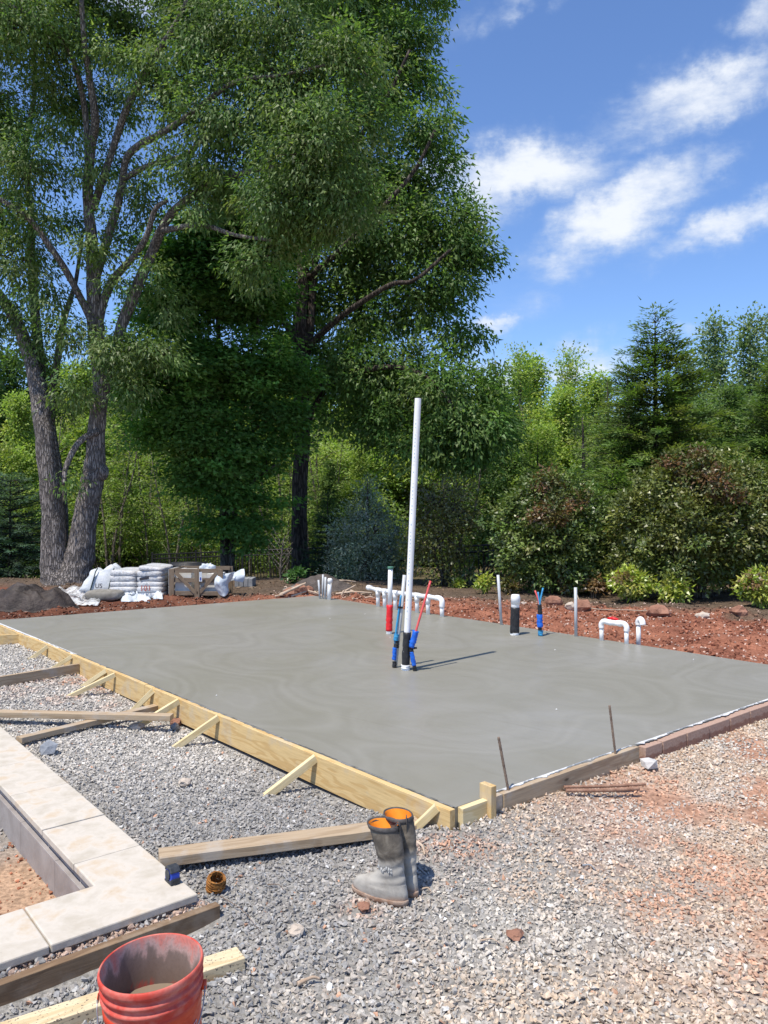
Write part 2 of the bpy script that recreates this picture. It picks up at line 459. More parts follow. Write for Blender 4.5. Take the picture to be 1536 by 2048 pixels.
surf('plastic_white', (.46, .51, .56), (.62, .67, .72), 4, .35, .5, 12, bdist=.02)
surf('sack_grey', (.16, .15, .13), (.25, .235, .21), 8, .85, .5, 30)
surf('paver_grey', (.20, .205, .21), (.30, .305, .31), 9, .9, .5, 60)
surf('carton', (.58, .57, .54), (.66, .65, .63), 5, .8, .1, 30)
surf('ink_black', (.03, .03, .04), (.05, .05, .06), 10, .7, 0)
surf('ink_red', (.28, .09, .08), (.36, .14, .12), 10, .7, 0)
surf('strap_dark', (.03, .06, .055), (.05, .09, .08), 10, .7, .1)
surf('clay_rock', (.21, .10, .065), (.36, .19, .13), 6, .95, .8, 30, bdist=.02)
surf('grey_rock', (.15, .165, .19), (.33, .35, .38), 9, .85, .8, 30, bdist=.01)
surf('tan_rock', (.42, .35, .28), (.54, .47, .40), 9, .9, .6, 30, bdist=.01)
surf('rubble', (.42, .41, .40), (.58, .57, .56), 9, .95, .8, 50, bdist=.01)
surf('stick', (.36, .26, .18), (.52, .42, .33), 14, .9, .5, 40)
surf('twig_dark', (.13, .09, .065), (.22, .16, .12), 14, .9, .4, 40)
surf('pale_cable', (.30, .24, .18), (.38, .31, .24), 14, .7, 0)
surf('fence_black', (.010, .010, .011), (.018, .018, .019), 14, .5, .05, 60)
surf('mound_soil', (.06, .05, .045), (.12, .10, .09), 7, .95, .9, 26, bdist=.04)
bark('oak_bark', (.21, .185, .17), (.34, .305, .285), (.36, .335, .32), 2.0)
bark('dark_bark', (.075, .062, .054), (.13, .108, .095), (.15, .13, .115), 1.2)
bark('maple_bark', (.12, .105, .09), (.22, .20, .18), (.30, .29, .27), 1.6)
bark('sapling_bark', (.22, .19, .15), (.34, .30, .24), (.38, .35, .29), 2.5)
leafmat('oak_leaf', .48, .025, .5)
leafmat('maple_leaf', .5, .02, .5)
leafmat('wood_leaf', .48, .02, .5)
leafmat('conifer_leaf', .38, .02, .6)
leafmat('holly_leaf', .28, .05, .42)
leafmat('nandina_leaf', .40, .06, .4)
def boot_mat():
    m, w, p, out = base_mat('boot_rubber')
    tc = w.n('ShaderNodeTexCoord'); v = tc.outputs['Object']
    sep = w.n('ShaderNodeSeparateXYZ'); w.put(sep.inputs[0], v)
    n = w.noise(v, 14, 6, .65, .5); n2 = w.noise(v, 60, 5, .6); n3 = w.noise(v, 5, 4, .6)
    h = w.math('ADD', sep.outputs[2], w.math('MULTIPLY', w.math('SUBTRACT', n3, .5), .10))
    foot = w.ramp(n, [(.3, (.27, .25, .222, 1)), (.5, (.36, .34, .305, 1)), (.7, (.43, .41, .37, 1))])
    shaft = w.ramp(n, [(.34, (.055, .048, .042, 1)), (.5, (.125, .107, .085, 1)), (.66, (.23, .205, .165, 1))])
    col = w.mix(w.maprange(h, .165, .205), foot, shaft)
    dirt = w.mix(w.math('MULTIPLY', w.maprange(sep.outputs[2], .055, .02), w.maprange(n3, .4, .6)), col, (.30, .19, .13, 1))
    w.put(p.inputs['Base Color'], dirt)
    w.put(p.inputs['Roughness'], w.maprange(n2, .3, .7, .6, .9)); p.inputs['Specular IOR Level'].default_value = .3
    b = w.n('ShaderNodeBump'); b.inputs['Strength'].default_value = .35; b.inputs['Distance'].default_value = .004
    w.put(b.inputs['Height'], w.math('ADD', n2, n)); w.t.links.new(b.outputs[0], p.inputs['Normal'])
boot_mat()
def bucket_in_mat():
    m, w, p, out = base_mat('bucket_inside')
    tc = w.n('ShaderNodeTexCoord'); v = tc.outputs['Object']
    sep = w.n('ShaderNodeSeparateXYZ'); w.put(sep.inputs[0], v)
    mp = w.n('ShaderNodeMapping'); mp.inputs['Scale'].default_value = (14, 14, 6); w.put(mp.inputs['Vector'], v)
    n = w.noise(mp.outputs[0], 1.0, 6, .65, .4); n2 = w.noise(v, 110, 4, .6)
    h = w.math('ADD', sep.outputs[2], w.math('MULTIPLY', w.math('SUBTRACT', n, .5), .22))
    col = w.ramp(h, [(.16, (.50, .045, .03, 1)), (.20, (.42, .06, .045, 1)), (.225, (.17, .12, .10, 1)), (.30, (.22, .165, .145, 1)), (.325, (.50, .34, .31, 1)), (.36, (.62, .20, .16, 1))])
    col = w.mix(w.maprange(n2, .45, .7, 0, .3), col, (.12, .09, .08, 1))
    w.put(p.inputs['Base Color'], col); p.inputs['Roughness'].default_value = .75
bucket_in_mat()
def film_mat():
    m, w, p, out = base_mat('clear_film')
    p.inputs['Base Color'].default_value = (.72, .74, .76, 1); p.inputs['Roughness'].default_value = .3
    tr = w.n('ShaderNodeBsdfTransparent')
    tc = w.n('ShaderNodeTexCoord'); n = w.noise(tc.outputs['Object'], 9, 5, .65, .8)
    mx = w.n('ShaderNodeMixShader'); w.put(mx.inputs[0], w.maprange(n, .38, .62, .15, .75))
    w.t.links.new(tr.outputs[0], mx.inputs[1]); w.t.links.new(p.outputs[0], mx.inputs[2]); w.t.links.new(mx.outputs[0], out.inputs[0])
film_mat()

# ---------------------------------------------------------------- object helpers
def tag(o, label=None, cat=None, group=None, kind=None):
    if label: o['label'] = label
    if cat: o['category'] = cat
    if group: o['group'] = group
    if kind: o['kind'] = kind
    return o
def thing(name, label, cat, loc=(0, 0, 0), group=None):
    o = bpy.data.objects.new(name, None); COL.objects.link(o)
    o.location = loc; o.empty_display_size = .1
    return tag(o, label, cat, group)
def copy_tree(o, parent=None):
    c = o.copy(); COL.objects.link(c); c.parent = parent
    for ch in KIDS.get(o.name, []):
        copy_tree(ch, c)
    return c
KIDS = {}
def origin_of(p):
    v = Vector((0, 0, 0))
    while p is not None:
        v = v + Vector(p.location); p = p.parent
    return v
class MB:
    def __init__(s): s.v = []; s.f = []; s.sm = []
    def add(s, vs, fs, smooth=False):
        n = len(s.v); s.v += [tuple(p) for p in vs]; s.f += [tuple(i + n for i in f) for f in fs]; s.sm += [smooth] * len(fs)
        return s
    def box(s, c, size, M=None):
        hx, hy, hz = (d / 2 for d in size); c = Vector(c)
        pts = [Vector((x, y, z)) for z in (-hz, hz) for y in (-hy, hy) for x in (-hx, hx)]
        pts = [(M @ p if M else p) + c for p in pts]
        return s.add(pts, [(0, 2, 3, 1), (4, 5, 7, 6), (0, 1, 5, 4), (2, 6, 7, 3), (0, 4, 6, 2), (1, 3, 7, 5)])
    def tube(s, pts, rad, seg=10, caps=True, jitter=0.0, flat=None, seed=0):
        pts = [Vector(p) for p in pts]; n = len(pts)
        if not hasattr(rad, '__len__'): rad = [rad] * n
        t0 = (pts[1] - pts[0]).normalized()
        ref = Vector((0, 0, 1)) if abs(t0.z) < .9 else Vector((1, 0, 0))
        nx = t0.cross(ref).normalized(); vs_ = []
        for i, p in enumerate(pts):
            t = (pts[min(i + 1, n - 1)] - pts[max(i - 1, 0)]).normalized()
            nx = (nx - t * nx.dot(t)).normalized(); ny = t.cross(nx)
            for k in range(seg):
                a = 2 * math.pi * k / seg; rr = rad[i]
                if jitter: rr *= 1 + jitter * mnoise.noise(Vector((math.cos(a) * 1.3 + seed, math.sin(a) * 1.3, i * .35)))
                vs_.append(p + nx * math.cos(a) * rr + ny * math.sin(a) * rr * (flat or 1))
        fs = [(i * seg + k, i * seg + (k + 1) % seg, (i + 1) * seg + (k + 1) % seg, (i + 1) * seg + k) for i in range(n - 1) for k in range(seg)]
        s.add(vs_, fs, True)
        if caps:
            m = len(s.v) - len(vs_)
            s.f.append(tuple(m + k for k in range(seg))[::-1]); s.sm.append(False)
            s.f.append(tuple(m + (n - 1) * seg + k for k in range(seg))); s.sm.append(False)
        return s
    def lathe(s, prof, c=(0, 0, 0), seg=32, M=None, wob=0.0):
        c = Vector(c); vs_ = []
        for i, (r, z) in enumerate(prof):
            for k in range(seg):
                a = 2 * math.pi * k / seg
                p = Vector((r * math.cos(a), r * math.sin(a), z))
                vs_.append((M @ p if M else p) + c)
        fs = [(i * seg + k, i * seg + (k + 1) % seg, (i + 1) * seg + (k + 1) % seg, (i + 1) * seg + k) for i in range(len(prof) - 1) for k in range(seg)]
        return s.add(vs_, fs, True)
    def disc(s, c, r, seg=32, M=None):
        vs_ = [(M @ Vector((r * math.cos(2 * math.pi * k / seg), r * math.sin(2 * math.pi * k / seg), 0)) if M else Vector((r * math.cos(2 * math.pi * k / seg), r * math.sin(2 * math.pi * k / seg), 0))) + Vector(c) for k in range(seg)]
        return s.add(vs_, [tuple(range(seg))])
    def grid(s, P, smooth=True):
        """P: list of rows of points"""
        nr, nc = len(P), len(P[0])
        fs = [(i * nc + j, i * nc + j + 1, (i + 1) * nc + j + 1, (i + 1) * nc + j) for i in range(nr - 1) for j in range(nc - 1)]
        return s.add([p for r_ in P for p in r_], fs, smooth)
    def build(s, name, mat, parent=None, loc=None, bevel=0, solid=0, crease=False):
        o0 = origin_of(parent) if parent else (Vector(loc) if loc is not None else Vector((0, 0, 0)))
        me = bpy.data.meshes.new(name)
        me.from_pydata([(x - o0.x, y - o0.y, z - o0.z) for x, y, z in s.v], [], s.f)
        me.polygons.foreach_set('use_smooth', s.sm)
        me.materials.append(MATS[mat]); me.update()
        o = bpy.data.objects.new(name, me); COL.objects.link(o)
        if parent: o.parent = parent; KIDS.setdefault(parent.name, []).append(o)
        else: o.location = o0
        if solid:
            md = o.modifiers.new('solid', 'SOLIDIFY'); md.thickness = solid; md.offset = 0
        if bevel:
            md = o.modifiers.new('bevel', 'BEVEL'); md.width = bevel; md.segments = 2; md.limit_method = 'ANGLE'
        return o
def npmesh(name, V, Fc, mat, parent=None, loc=None, col=None, smooth=False):
    V = np.asarray(V, np.float32); Fc = np.asarray(Fc, np.int32)
    o0 = np.array(origin_of(parent) if parent else (loc if loc is not None else (0, 0, 0)), np.float32)
    me = bpy.data.meshes.new(name)
    k = Fc.shape[1]
    me.vertices.add(len(V)); me.vertices.foreach_set('co', (V - o0).ravel())
    me.loops.add(Fc.size); me.loops.foreach_set('vertex_index', Fc.ravel())
    me.polygons.add(len(Fc)); me.polygons.foreach_set('loop_start', np.arange(0, Fc.size, k, dtype=np.int32))
    try: me.polygons.foreach_set('loop_total', np.full(len(Fc), k, np.int32))
    except Exception: pass
    me.polygons.foreach_set('use_smooth', np.full(len(Fc), smooth, bool))
    me.update(calc_edges=True)
    if col is not None:
        ca = me.color_attributes.new('Col', 'FLOAT_COLOR', 'POINT')
        cc = np.ones((len(V), 4), np.float32); cc[:, :3] = col
        ca.data.foreach_set('color', cc.ravel())
    me.materials.append(MATS[mat])
    o = bpy.data.objects.new(name, me); COL.objects.link(o)
    if parent: o.parent = parent; KIDS.setdefault(parent.name, []).append(o)
    else: o.location = o0
    return o
def spline(pts, n=6):
    """Catmull-Rom through points (any dimension)"""
    P = [np.array(p, float) for p in pts]
    if len(P) < 3: return [P[0] + (P[-1] - P[0]) * t for t in np.linspace(0, 1, n + 1)]
    Q = [2 * P[0] - P[1]] + P + [2 * P[-1] - P[-2]]
    out = []
    for i in range(1, len(Q) - 2):
        for t in np.linspace(0, 1, n, endpoint=False):
            a, b, c, d = Q[i - 1], Q[i], Q[i + 1], Q[i + 2]
            out.append(.5 * (2 * b + (c - a) * t + (2 * a - 5 * b + 4 * c - d) * t * t + (3 * b - a - 3 * c + d) * t ** 3))
    out.append(P[-1])
    return out
def board(name, p0, p1, w, t, mat, label=None, cat=None, up=(0, 0, 1), group=None, parent=None, wob=.0015, bev=.0025, seed=0):
    """sawn board from p0 to p1 (centre line of its top face), w across, t down; grain along X"""
    p0 = Vector(p0); p1 = Vector(p1); L = (p1 - p0).length
    x = (p1 - p0).normalized(); z = Vector(up); z = (z - x * z.dot(x)).normalized(); y = z.cross(x)
    M = Matrix((x, y, z)).transposed().to_4x4(); M.translation = p0
    n = max(2, int(L / .12)); vs_ = []
    for i in range(n + 1):
        xx = L * i / n
        oy = wob * 2 * mnoise.noise(Vector((xx * .8, seed, 0))); oz = wob * mnoise.noise(Vector((xx * 1.1, seed + 9, 0)))
        for (yy, zz) in ((-w / 2, -t), (w / 2, -t), (w / 2, 0), (-w / 2, 0)):
            vs_.append((xx, yy + oy, zz + oz + wob * .6 * mnoise.noise(Vector((xx * 6, yy * 40, zz * 40 + seed)))))
    fs = [(i * 4 + k, i * 4 + (k + 1) % 4, (i + 1) * 4 + (k + 1) % 4, (i + 1) * 4 + k) for i in range(n) for k in range(4)]
    fs += [(3, 2, 1, 0), (n * 4, n * 4 + 1, n * 4 + 2, n * 4 + 3)]
    me = bpy.data.meshes.new(name); me.from_pydata(vs_, [], [f[::-1] for f in fs]); me.materials.append(MATS[mat]); me.update()
    o = bpy.data.objects.new(name, me); COL.objects.link(o)
    md = o.modifiers.new('bevel', 'BEVEL'); md.width = bev; md.segments = 2; md.limit_method = 'ANGLE'; md.angle_limit = R(50)
    if parent:
        M.translation = p0 - origin_of(parent); o.parent = parent; KIDS.setdefault(parent.name, []).append(o)
    o.matrix_local = M
    return tag(o, label, cat, group)
def pillow(c, size, e=.55, seed=0, wr=.04, nu=22, nv=12, deform=None, M=None, freq=3.0):
    """superellipsoid cushion with wrinkles: grid rows"""
    rows = []
    sg = lambda v, p: math.copysign(abs(v) ** p, v)
    for i in range(nv + 1):
        th = -math.pi / 2 + math.pi * i / nv; row = []
        for j in range(nu + 1):
            ph = 2 * math.pi * (j % nu) / nu
            p = Vector((sg(math.cos(th), e) * sg(math.cos(ph), e), sg(math.cos(th), e) * sg(math.sin(ph), e), sg(math.sin(th), e)))
            k = 1 + wr * mnoise.noise(p * freq + Vector((seed * 3.7, 0, 0))) + wr * .6 * mnoise.noise(p * freq * 2.3 + Vector((0, seed * 2.1, 0)))
            p = Vector((p.x * size[0] / 2 * k, p.y * size[1] / 2 * k, p.z * size[2] / 2 * k))
            if deform: p = deform(p)
            if M: p = M @ p
            row.append(p + Vector(c))
        rows.append(row)
    return rows
def rock_mb(c, size, seed=0, sub=2, sharp=.35):
    bm = bmesh.new(); bmesh.ops.create_icosphere(bm, subdivisions=sub, radius=1)
    mb = MB()
    for v in bm.verts:
        k = 1 + sharp * mnoise.noise(v.co * 1.4 + Vector((seed * 5.1, seed, 0))) + sharp * .5 * mnoise.noise(v.co * 3.3 + Vector((0, seed * 3.3, 0)))
        v.co = Vector((v.co.x * size[0] / 2 * k, v.co.y * size[1] / 2 * k, v.co.z * size[2] / 2 * k)) + Vector(c)
    mb.add([v.co for v in bm.verts], [[v.index for v in f.verts] for f in bm.faces], False)
    bm.free()
    return mb
def text_mesh(name, body, size, mat, parent, M):
    cu = bpy.data.curves.new(name, 'FONT'); cu.body = body; cu.size = size; cu.align_x = 'CENTER'; cu.align_y = 'CENTER'; cu.offset = size * .02
    tmp = bpy.data.objects.new(name + '_tmp', cu); COL.objects.link(tmp)
    bpy.context.view_layer.update()
    me = bpy.data.meshes.new_from_object(tmp.evaluated_get(bpy.context.evaluated_depsgraph_get()))
    bpy.data.objects.remove(tmp); bpy.data.curves.remove(cu)
    me.transform(M); me.materials.clear(); me.materials.append(MATS[mat])
    o = bpy.data.objects.new(name, me); COL.objects.link(o); o.parent = parent
    KIDS.setdefault(parent.name, []).append(o)
    return o

# ================================================================ GROUND
def axis(lo, hi, step, far, grow=1.16):
    a = list(np.arange(lo, hi + 1e-6, step)); s = step
    while a[-1] < far: s *= grow; a.append(a[-1] + s)
    s = step; b = []; x = lo
    while x > -far: s *= grow; x -= s; b.append(x)
    return np.array(b[::-1] + a)
def soil_colour(x, y):
    """albedo of the bare ground by zone"""
    f, l, b, r = edge_d(x, y)
    s = bed_s(x, y)
    n = fbm(x * 1.1, y * 1.1, 51); n2 = fbm(x * 3.1, y * 3.1, 57)
    grey = np.array([.29, .28, .262]); tan = np.array([.47, .35, .26]); clay = np.array([.30, .128, .080]); clay2 = np.array([.205, .082, .052])
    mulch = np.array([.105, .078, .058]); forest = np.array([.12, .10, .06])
    t = sst(.35, .65, n2)[..., None]
    col = grey + (tan - grey) * (sst(.2, 1.8, x + (n - .5) * 2) * .8)[..., None]
    rd = (sst(.52, .66, fbm(x * 1.6, y * 1.6, 63)) * sst(.6, 1.8, x) * .75)[..., None]
    col = col * (1 - rd) + np.array([.40, .20, .125]) * rd
    back = sst(.0, .3, np.maximum(b, r - np.clip(f, 0, 9) * .8))[..., None]
    cl = clay * (1 - t) + clay2 * t
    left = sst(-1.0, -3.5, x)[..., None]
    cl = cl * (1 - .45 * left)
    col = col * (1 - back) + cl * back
    m = sst(-.2, .35, s + (n2 - .5) * 1.0)[..., None] * back
    ml = mulch * (1 - .35 * t) + np.array([.16, .11, .075]) * (.35 * t)
    col = col * (1 - m) + ml * m
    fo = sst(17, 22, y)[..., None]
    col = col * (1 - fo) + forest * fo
    a, bb = pool_ab(x, y)
    p = sst(.2, .3, np.minimum(a, bb))[..., None]
    sand = np.array([.42, .28, .185]); red = np.array([.33, .15, .09]); gr = np.array([.27, .24, .21])
    pz = sst(1.75, 1.4, bb + (n2 - .5) * .4)[..., None]
    pc = gr * (1 - pz) + sand * pz
    pr = (sst(.95, .6, bb + (n2 - .5) * .6) * .6)[..., None]
    pc = pc * (1 - pr) + red * pr
    return col * (1 - p) + pc * p
gx = axis(-5.2, 6.6, .065, 600); gy_ = axis(1.2, 15.6, .065, 900)
gy_ = gy_[gy_ > -60]
GX, GY = np.meshgrid(gx, gy_)
GZ = gz(GX, GY)
nr, nc = GX.shape
idx = np.arange(nr * nc).reshape(nr, nc)
Fq = np.stack([idx[:-1, :-1], idx[:-1, 1:], idx[1:, 1:], idx[1:, :-1]], -1).reshape(-1, 4)
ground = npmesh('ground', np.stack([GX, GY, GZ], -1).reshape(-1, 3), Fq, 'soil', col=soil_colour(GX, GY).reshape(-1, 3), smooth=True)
import bisect
_gx, _gy = list(gx), list(gy_)
def gzf(x, y):
    j = min(max(bisect.bisect_right(_gx, x) - 1, 0), nc - 2); i = min(max(bisect.bisect_right(_gy, y) - 1, 0), nr - 2)
    u = (x - _gx[j]) / (_gx[j + 1] - _gx[j]); v = (y - _gy[i]) / (_gy[i + 1] - _gy[i])
    return float((GZ[i, j] * (1 - u) + GZ[i, j + 1] * u) * (1 - v) + (GZ[i + 1, j] * (1 - u) + GZ[i + 1, j + 1] * u) * v)
tag(ground, 'gravel yard, red clay and mulched ground around the slab', 'ground', kind='structure')

# -------- loose stones: many real little hulls in one mesh
def hull_template(seed, box=(1, .78, .55), n=9):
    rg = random.Random(seed); bm = bmesh.new()
    for k in range(n):
        v = Vector((rg.uniform(-1, 1), rg.uniform(-1, 1), rg.uniform(-1, 1)))
        v = v / max(abs(v.x), abs(v.y), abs(v.z)) * rg.uniform(.75, 1.0)
        bm.verts.new((v.x * box[0] / 2, v.y * box[1] / 2, v.z * box[2] / 2))
    res = bmesh.ops.convex_hull(bm, input=bm.verts)
    bmesh.ops.delete(bm, geom=[g for g in res['geom_interior'] if isinstance(g, bmesh.types.BMVert)], context='VERTS')
    bmesh.ops.triangulate(bm, faces=bm.faces)
    bm.verts.index_update()
    V = np.array([v.co[:] for v in bm.verts]); Fc = np.array([[v.index for v in f.verts] for f in bm.faces]); bm.free()
    return V, Fc
TEMPL = [hull_template(100 + k) for k in range(28)]
CLODT = [hull_template(300 + k, (1, .9, .8), 12) for k in range(14)]
CHIPT = [hull_template(500 + k, (1, .32, .10), 6) for k in range(10)]
def rot_mats(n, rng, tilt=1.0):
    a = rng.uniform(0, 2 * np.pi, n); b = rng.normal(0, .55 * tilt, n); c = rng.normal(0, .55 * tilt, n)
    ca, sa, cb, sb, cc, sc = np.cos(a), np.sin(a), np.cos(b), np.sin(b), np.cos(c), np.sin(c)
    Z = np.zeros(n); O = np.ones(n)
    Rz = np.stack([ca, -sa, Z, sa, ca, Z, Z, Z, O], -1).reshape(-1, 3, 3)
    Ry = np.stack([cb, Z, sb, Z, O, Z, -sb, Z, cb], -1).reshape(-1, 3, 3)
    Rx = np.stack([O, Z, Z, Z, cc, -sc, Z, sc, cc], -1).reshape(-1, 3, 3)
    return Rz @ Ry @ Rx
def scatter(name, P, size, col, templ, mat, rng, tilt=1.0, parent=None):
    n = len(P); Rm = rot_mats(n, rng, tilt); kk = rng.integers(0, len(templ), n)
    Vs, Fs, Cs, off = [], [], [], 0
    for t, (V, Fc) in enumerate(templ):
        m = np.where(kk == t)[0]
        if not len(m): continue
        W = np.einsum('nij,vj->nvi', Rm[m], V) * size[m][:, None, None] + P[m][:, None, :]
        Vs.append(W.reshape(-1, 3)); Cs.append(np.repeat(col[m], len(V), 0))
        Fs.append((Fc[None] + (np.arange(len(m)) * len(V))[:, None, None] + off).reshape(-1, 3)); off += len(m) * len(V)
    return npmesh(name, np.concatenate(Vs), np.concatenate(Fs), mat, parent, col=np.concatenate(Cs))
def stone_colour(x, y, rng):
    n = len(x)
    blue = np.array([.26, .27, .28]); mid = np.array([.43, .42, .40]); pale = np.array([.60, .565, .50]); tan = np.array([.62, .49, .365])
    red = np.array([.60, .36, .245]); white = np.array([.70, .69, .67])
    nb = fbm(x * .9, y * .9, 71); nb2 = fbm(x * 2.6, y * 2.6, 77)
    right = sst(-.55, 1.0, x + (nb - .5) * 2.0 - .12 * (y - 3))
    leftbk = sst(-.3, -1.4, x) * sst(4.0, 5.4, y)
    wb = np.clip(1 - right - .95 * leftbk, .0, 1); wt = .15 + .95 * right * sst(.2, .55, nb2)
    ora = np.zeros(n)
    for px, py, rr, k in ((1430, 1690, .75, .9), (1250, 1610, .45, .55), (1500, 1850, .5, .6), (1360, 1770, .25, .9), (900, 1745, .22, .8), (1330, 1500, .5, .35), (1480, 1600, .6, .5),
                          (730, 1830, .08, .8), (1040, 1890, .07, .9), (640, 1690, .1, .5), (160, 1375, .55, .5), (230, 1400, .3, .5)):
        c = G(px, py); ora += k * np.exp(-(((x - c.x) ** 2 + (y - c.y) ** 2) / rr ** 2)) * (.12 + 1.5 * sst(.36, .62, fbm(x * 4.2, y * 4.2, 83)) * sst(.25, .6, nb2))
    u = rng.uniform(0, 1, n)
    c = mid + (blue - mid) * (wb * rng.uniform(.35, 1.0, n))[:, None]
    c = c + (pale - c) * (np.clip(right * .75 + .45 * leftbk + rng.normal(0, .22, n), 0, 1))[:, None]
    c = c + (tan - c) * (np.clip(wt * rng.uniform(0, 1.3, n), 0, 1))[:, None]
    c = c + (red - c) * np.clip(ora * rng.uniform(.3, 1.7, n), 0, .95)[:, None]
    c = np.where((u > .985)[:, None], white, c)
    c = np.where((u < .012)[:, None], red * .9, c)
    return c * rng.uniform(.76, 1.14, n)[:, None] * (.90 + .10 * leftbk)[:, None], ora
def free_of_built(x, y):
    f, l, b, r = edge_d(x, y)
    inside = (f < .035) & (l < .045) & (b < .0) & (r < .0)
    a, bb = pool_ab(x, y)
    cop = (np.minimum(a, bb) > -.005) & (np.maximum(a, bb) > -.005)
    board_ = (bb > -.115) & (bb < -.035) & (a > -.05)
    return ~inside & ~cop & ~board_
def gravel():
    rng = np.random.default_rng(5)
    out = []
    for y0, y1, dens, s0, s1 in ((1.75, 3.2, 5900, .012, .032), (3.2, 4.6, 5800, .011, .028), (4.6, 6.6, 4200, .014, .030), (6.6, 10.8, 2200, .019, .037)):
        w = .60 * y1 + .5; n = int(dens * (y1 - y0) * 2 * w)
        y = rng.uniform(y0, y1, n); x = rng.uniform(-w, w, n)
        k = (np.abs(x) < .56 * y + .45) & free_of_built(x, y)
        f, l, b, r = edge_d(x, y)
        k &= ~((np.maximum(b, r - np.clip(f, 0, 9) * .8) > -.05) & (y > 6))     # clay side
        x, y = x[k], y[k]
        c, ora = stone_colour(x, y, rng)
        thin = rng.uniform(0, 1, len(x)) < 1 - .28 * np.clip(ora, 0, 1) - .6 * sst(.52, .66, fbm(x * 1.6, y * 1.6, 63)) * sst(.6, 1.8, x)
        x, y, c = x[thin], y[thin], c[thin]
        s = rng.uniform(0, 1, len(x)) ** 1.6 * (s1 - s0) + s0
        z = gz(x, y) + s * rng.uniform(.02, .36, len(x))
        out.append((np.stack([x, y, z], -1), s, c))
    P = np.concatenate([o[0] for o in out]); S = np.concatenate([o[1] for o in out]); C = np.concatenate([o[2] for o in out])
    o = scatter('gravel', P, S, C, TEMPL, 'stone', rng)
    tag(o, 'loose crushed grey and tan gravel covering the yard', 'gravel', kind='stuff')
gravel()
def clods():
    rng = np.random.default_rng(6)
    n = 42000
    x = rng.uniform(-7, 9.5, n); y = rng.uniform(6.5, 16.5, n)
    f, l, b, r = edge_d(x, y); s = bed_s(x, y)
    d = np.maximum(b, r - np.clip(f, 0, 9) * .8)
    k = (d > .05) & (s < .5 + .5 * (fbm(x * 2, y * 2, 12) - .5)) & (np.abs(x) < .56 * y + .8)
    x, y = x[k], y[k]; n = len(x)
    sz = .012 + .05 * rng.uniform(0, 1, n) ** 3.2
    base = soil_colour(x, y)
    c = base * rng.uniform(.65, 1.4, n)[:, None]
    u = rng.uniform(0, 1, n)
    pale = u > .74
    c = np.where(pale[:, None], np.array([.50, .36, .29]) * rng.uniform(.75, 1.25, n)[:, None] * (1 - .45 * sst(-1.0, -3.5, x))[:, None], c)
    sz = np.where(pale, .013 + .022 * rng.uniform(0, 1, n), sz)
    P = np.stack([x, y, gz(x, y) + sz * .22], -1)
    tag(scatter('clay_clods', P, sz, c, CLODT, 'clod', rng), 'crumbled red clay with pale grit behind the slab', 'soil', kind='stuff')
    # chips of mulch, pine straw and leaf litter in the planting bed and round the big tree
    n = 26000
    x = rng.uniform(-12, 11, n); y = rng.uniform(10.5, 21, n)
    s = bed_s(x, y)
    k = (s > -.1 + .6 * (fbm(x * 2, y * 2, 15) - .5)) & (np.abs(x) < .56 * y + .8)
    x, y = x[k], y[k]; n = len(x)
    sz = .03 + .07 * rng.uniform(0, 1, n) ** 2
    pal = np.array([[.17, .115, .075], [.10, .072, .05], [.24, .165, .10], [.33, .25, .17]])
    c = pal[rng.choice(4, n, p=[.38, .34, .2, .08])] * rng.uniform(.7, 1.2, n)[:, None]
    P = np.stack([x, y, gz(x, y) + .008], -1)
    tag(scatter('mulch_litter', P, sz, c, CHIPT, 'litter', rng, .6), 'brown mulch chips and dry leaf litter under trees and shrubs', 'mulch', kind='stuff')
    # crumbs inside the coping
    n = 5200
    a = rng.uniform(.26, 1.5, n); bb = rng.uniform(.26, 3.2, n)
    x = PO[0] + PA[0] * a + PB[0] * bb; y = PO[1] + PA[1] * a + PB[1] * bb
    k = (x > -.56 * y - .3)
    x, y, bb, a = x[k], y[k], bb[k], a[k]; n = len(x)
    gs = sst(1.4, 1.8, bb)
    keep = rng.uniform(0, 1, n) < .22 + .78 * np.maximum(gs, sst(.75, .5, bb)) + .4 * sst(.42, .30, a)
    x, y, bb, gs = x[keep], y[keep], bb[keep], gs[keep]; n = len(x)
    c = np.where((rng.uniform(0, 1, n) < gs * .85)[:, None], np.array([.40, .38, .35]), np.array([.40, .17, .10])) * rng.uniform(.7, 1.25, n)[:, None]
    sz = .006 + .022 * rng.uniform(0, 1, n) ** 2.5
    P = np.stack([x, y, gz(x, y) + sz * .25], -1)
    tag(scatter('dirt_crumbs', P, sz, c, CLODT, 'clod', rng), 'crumbs of red dirt and grit on the sandy floor inside the coping', 'dirt', kind='stuff')
clods()

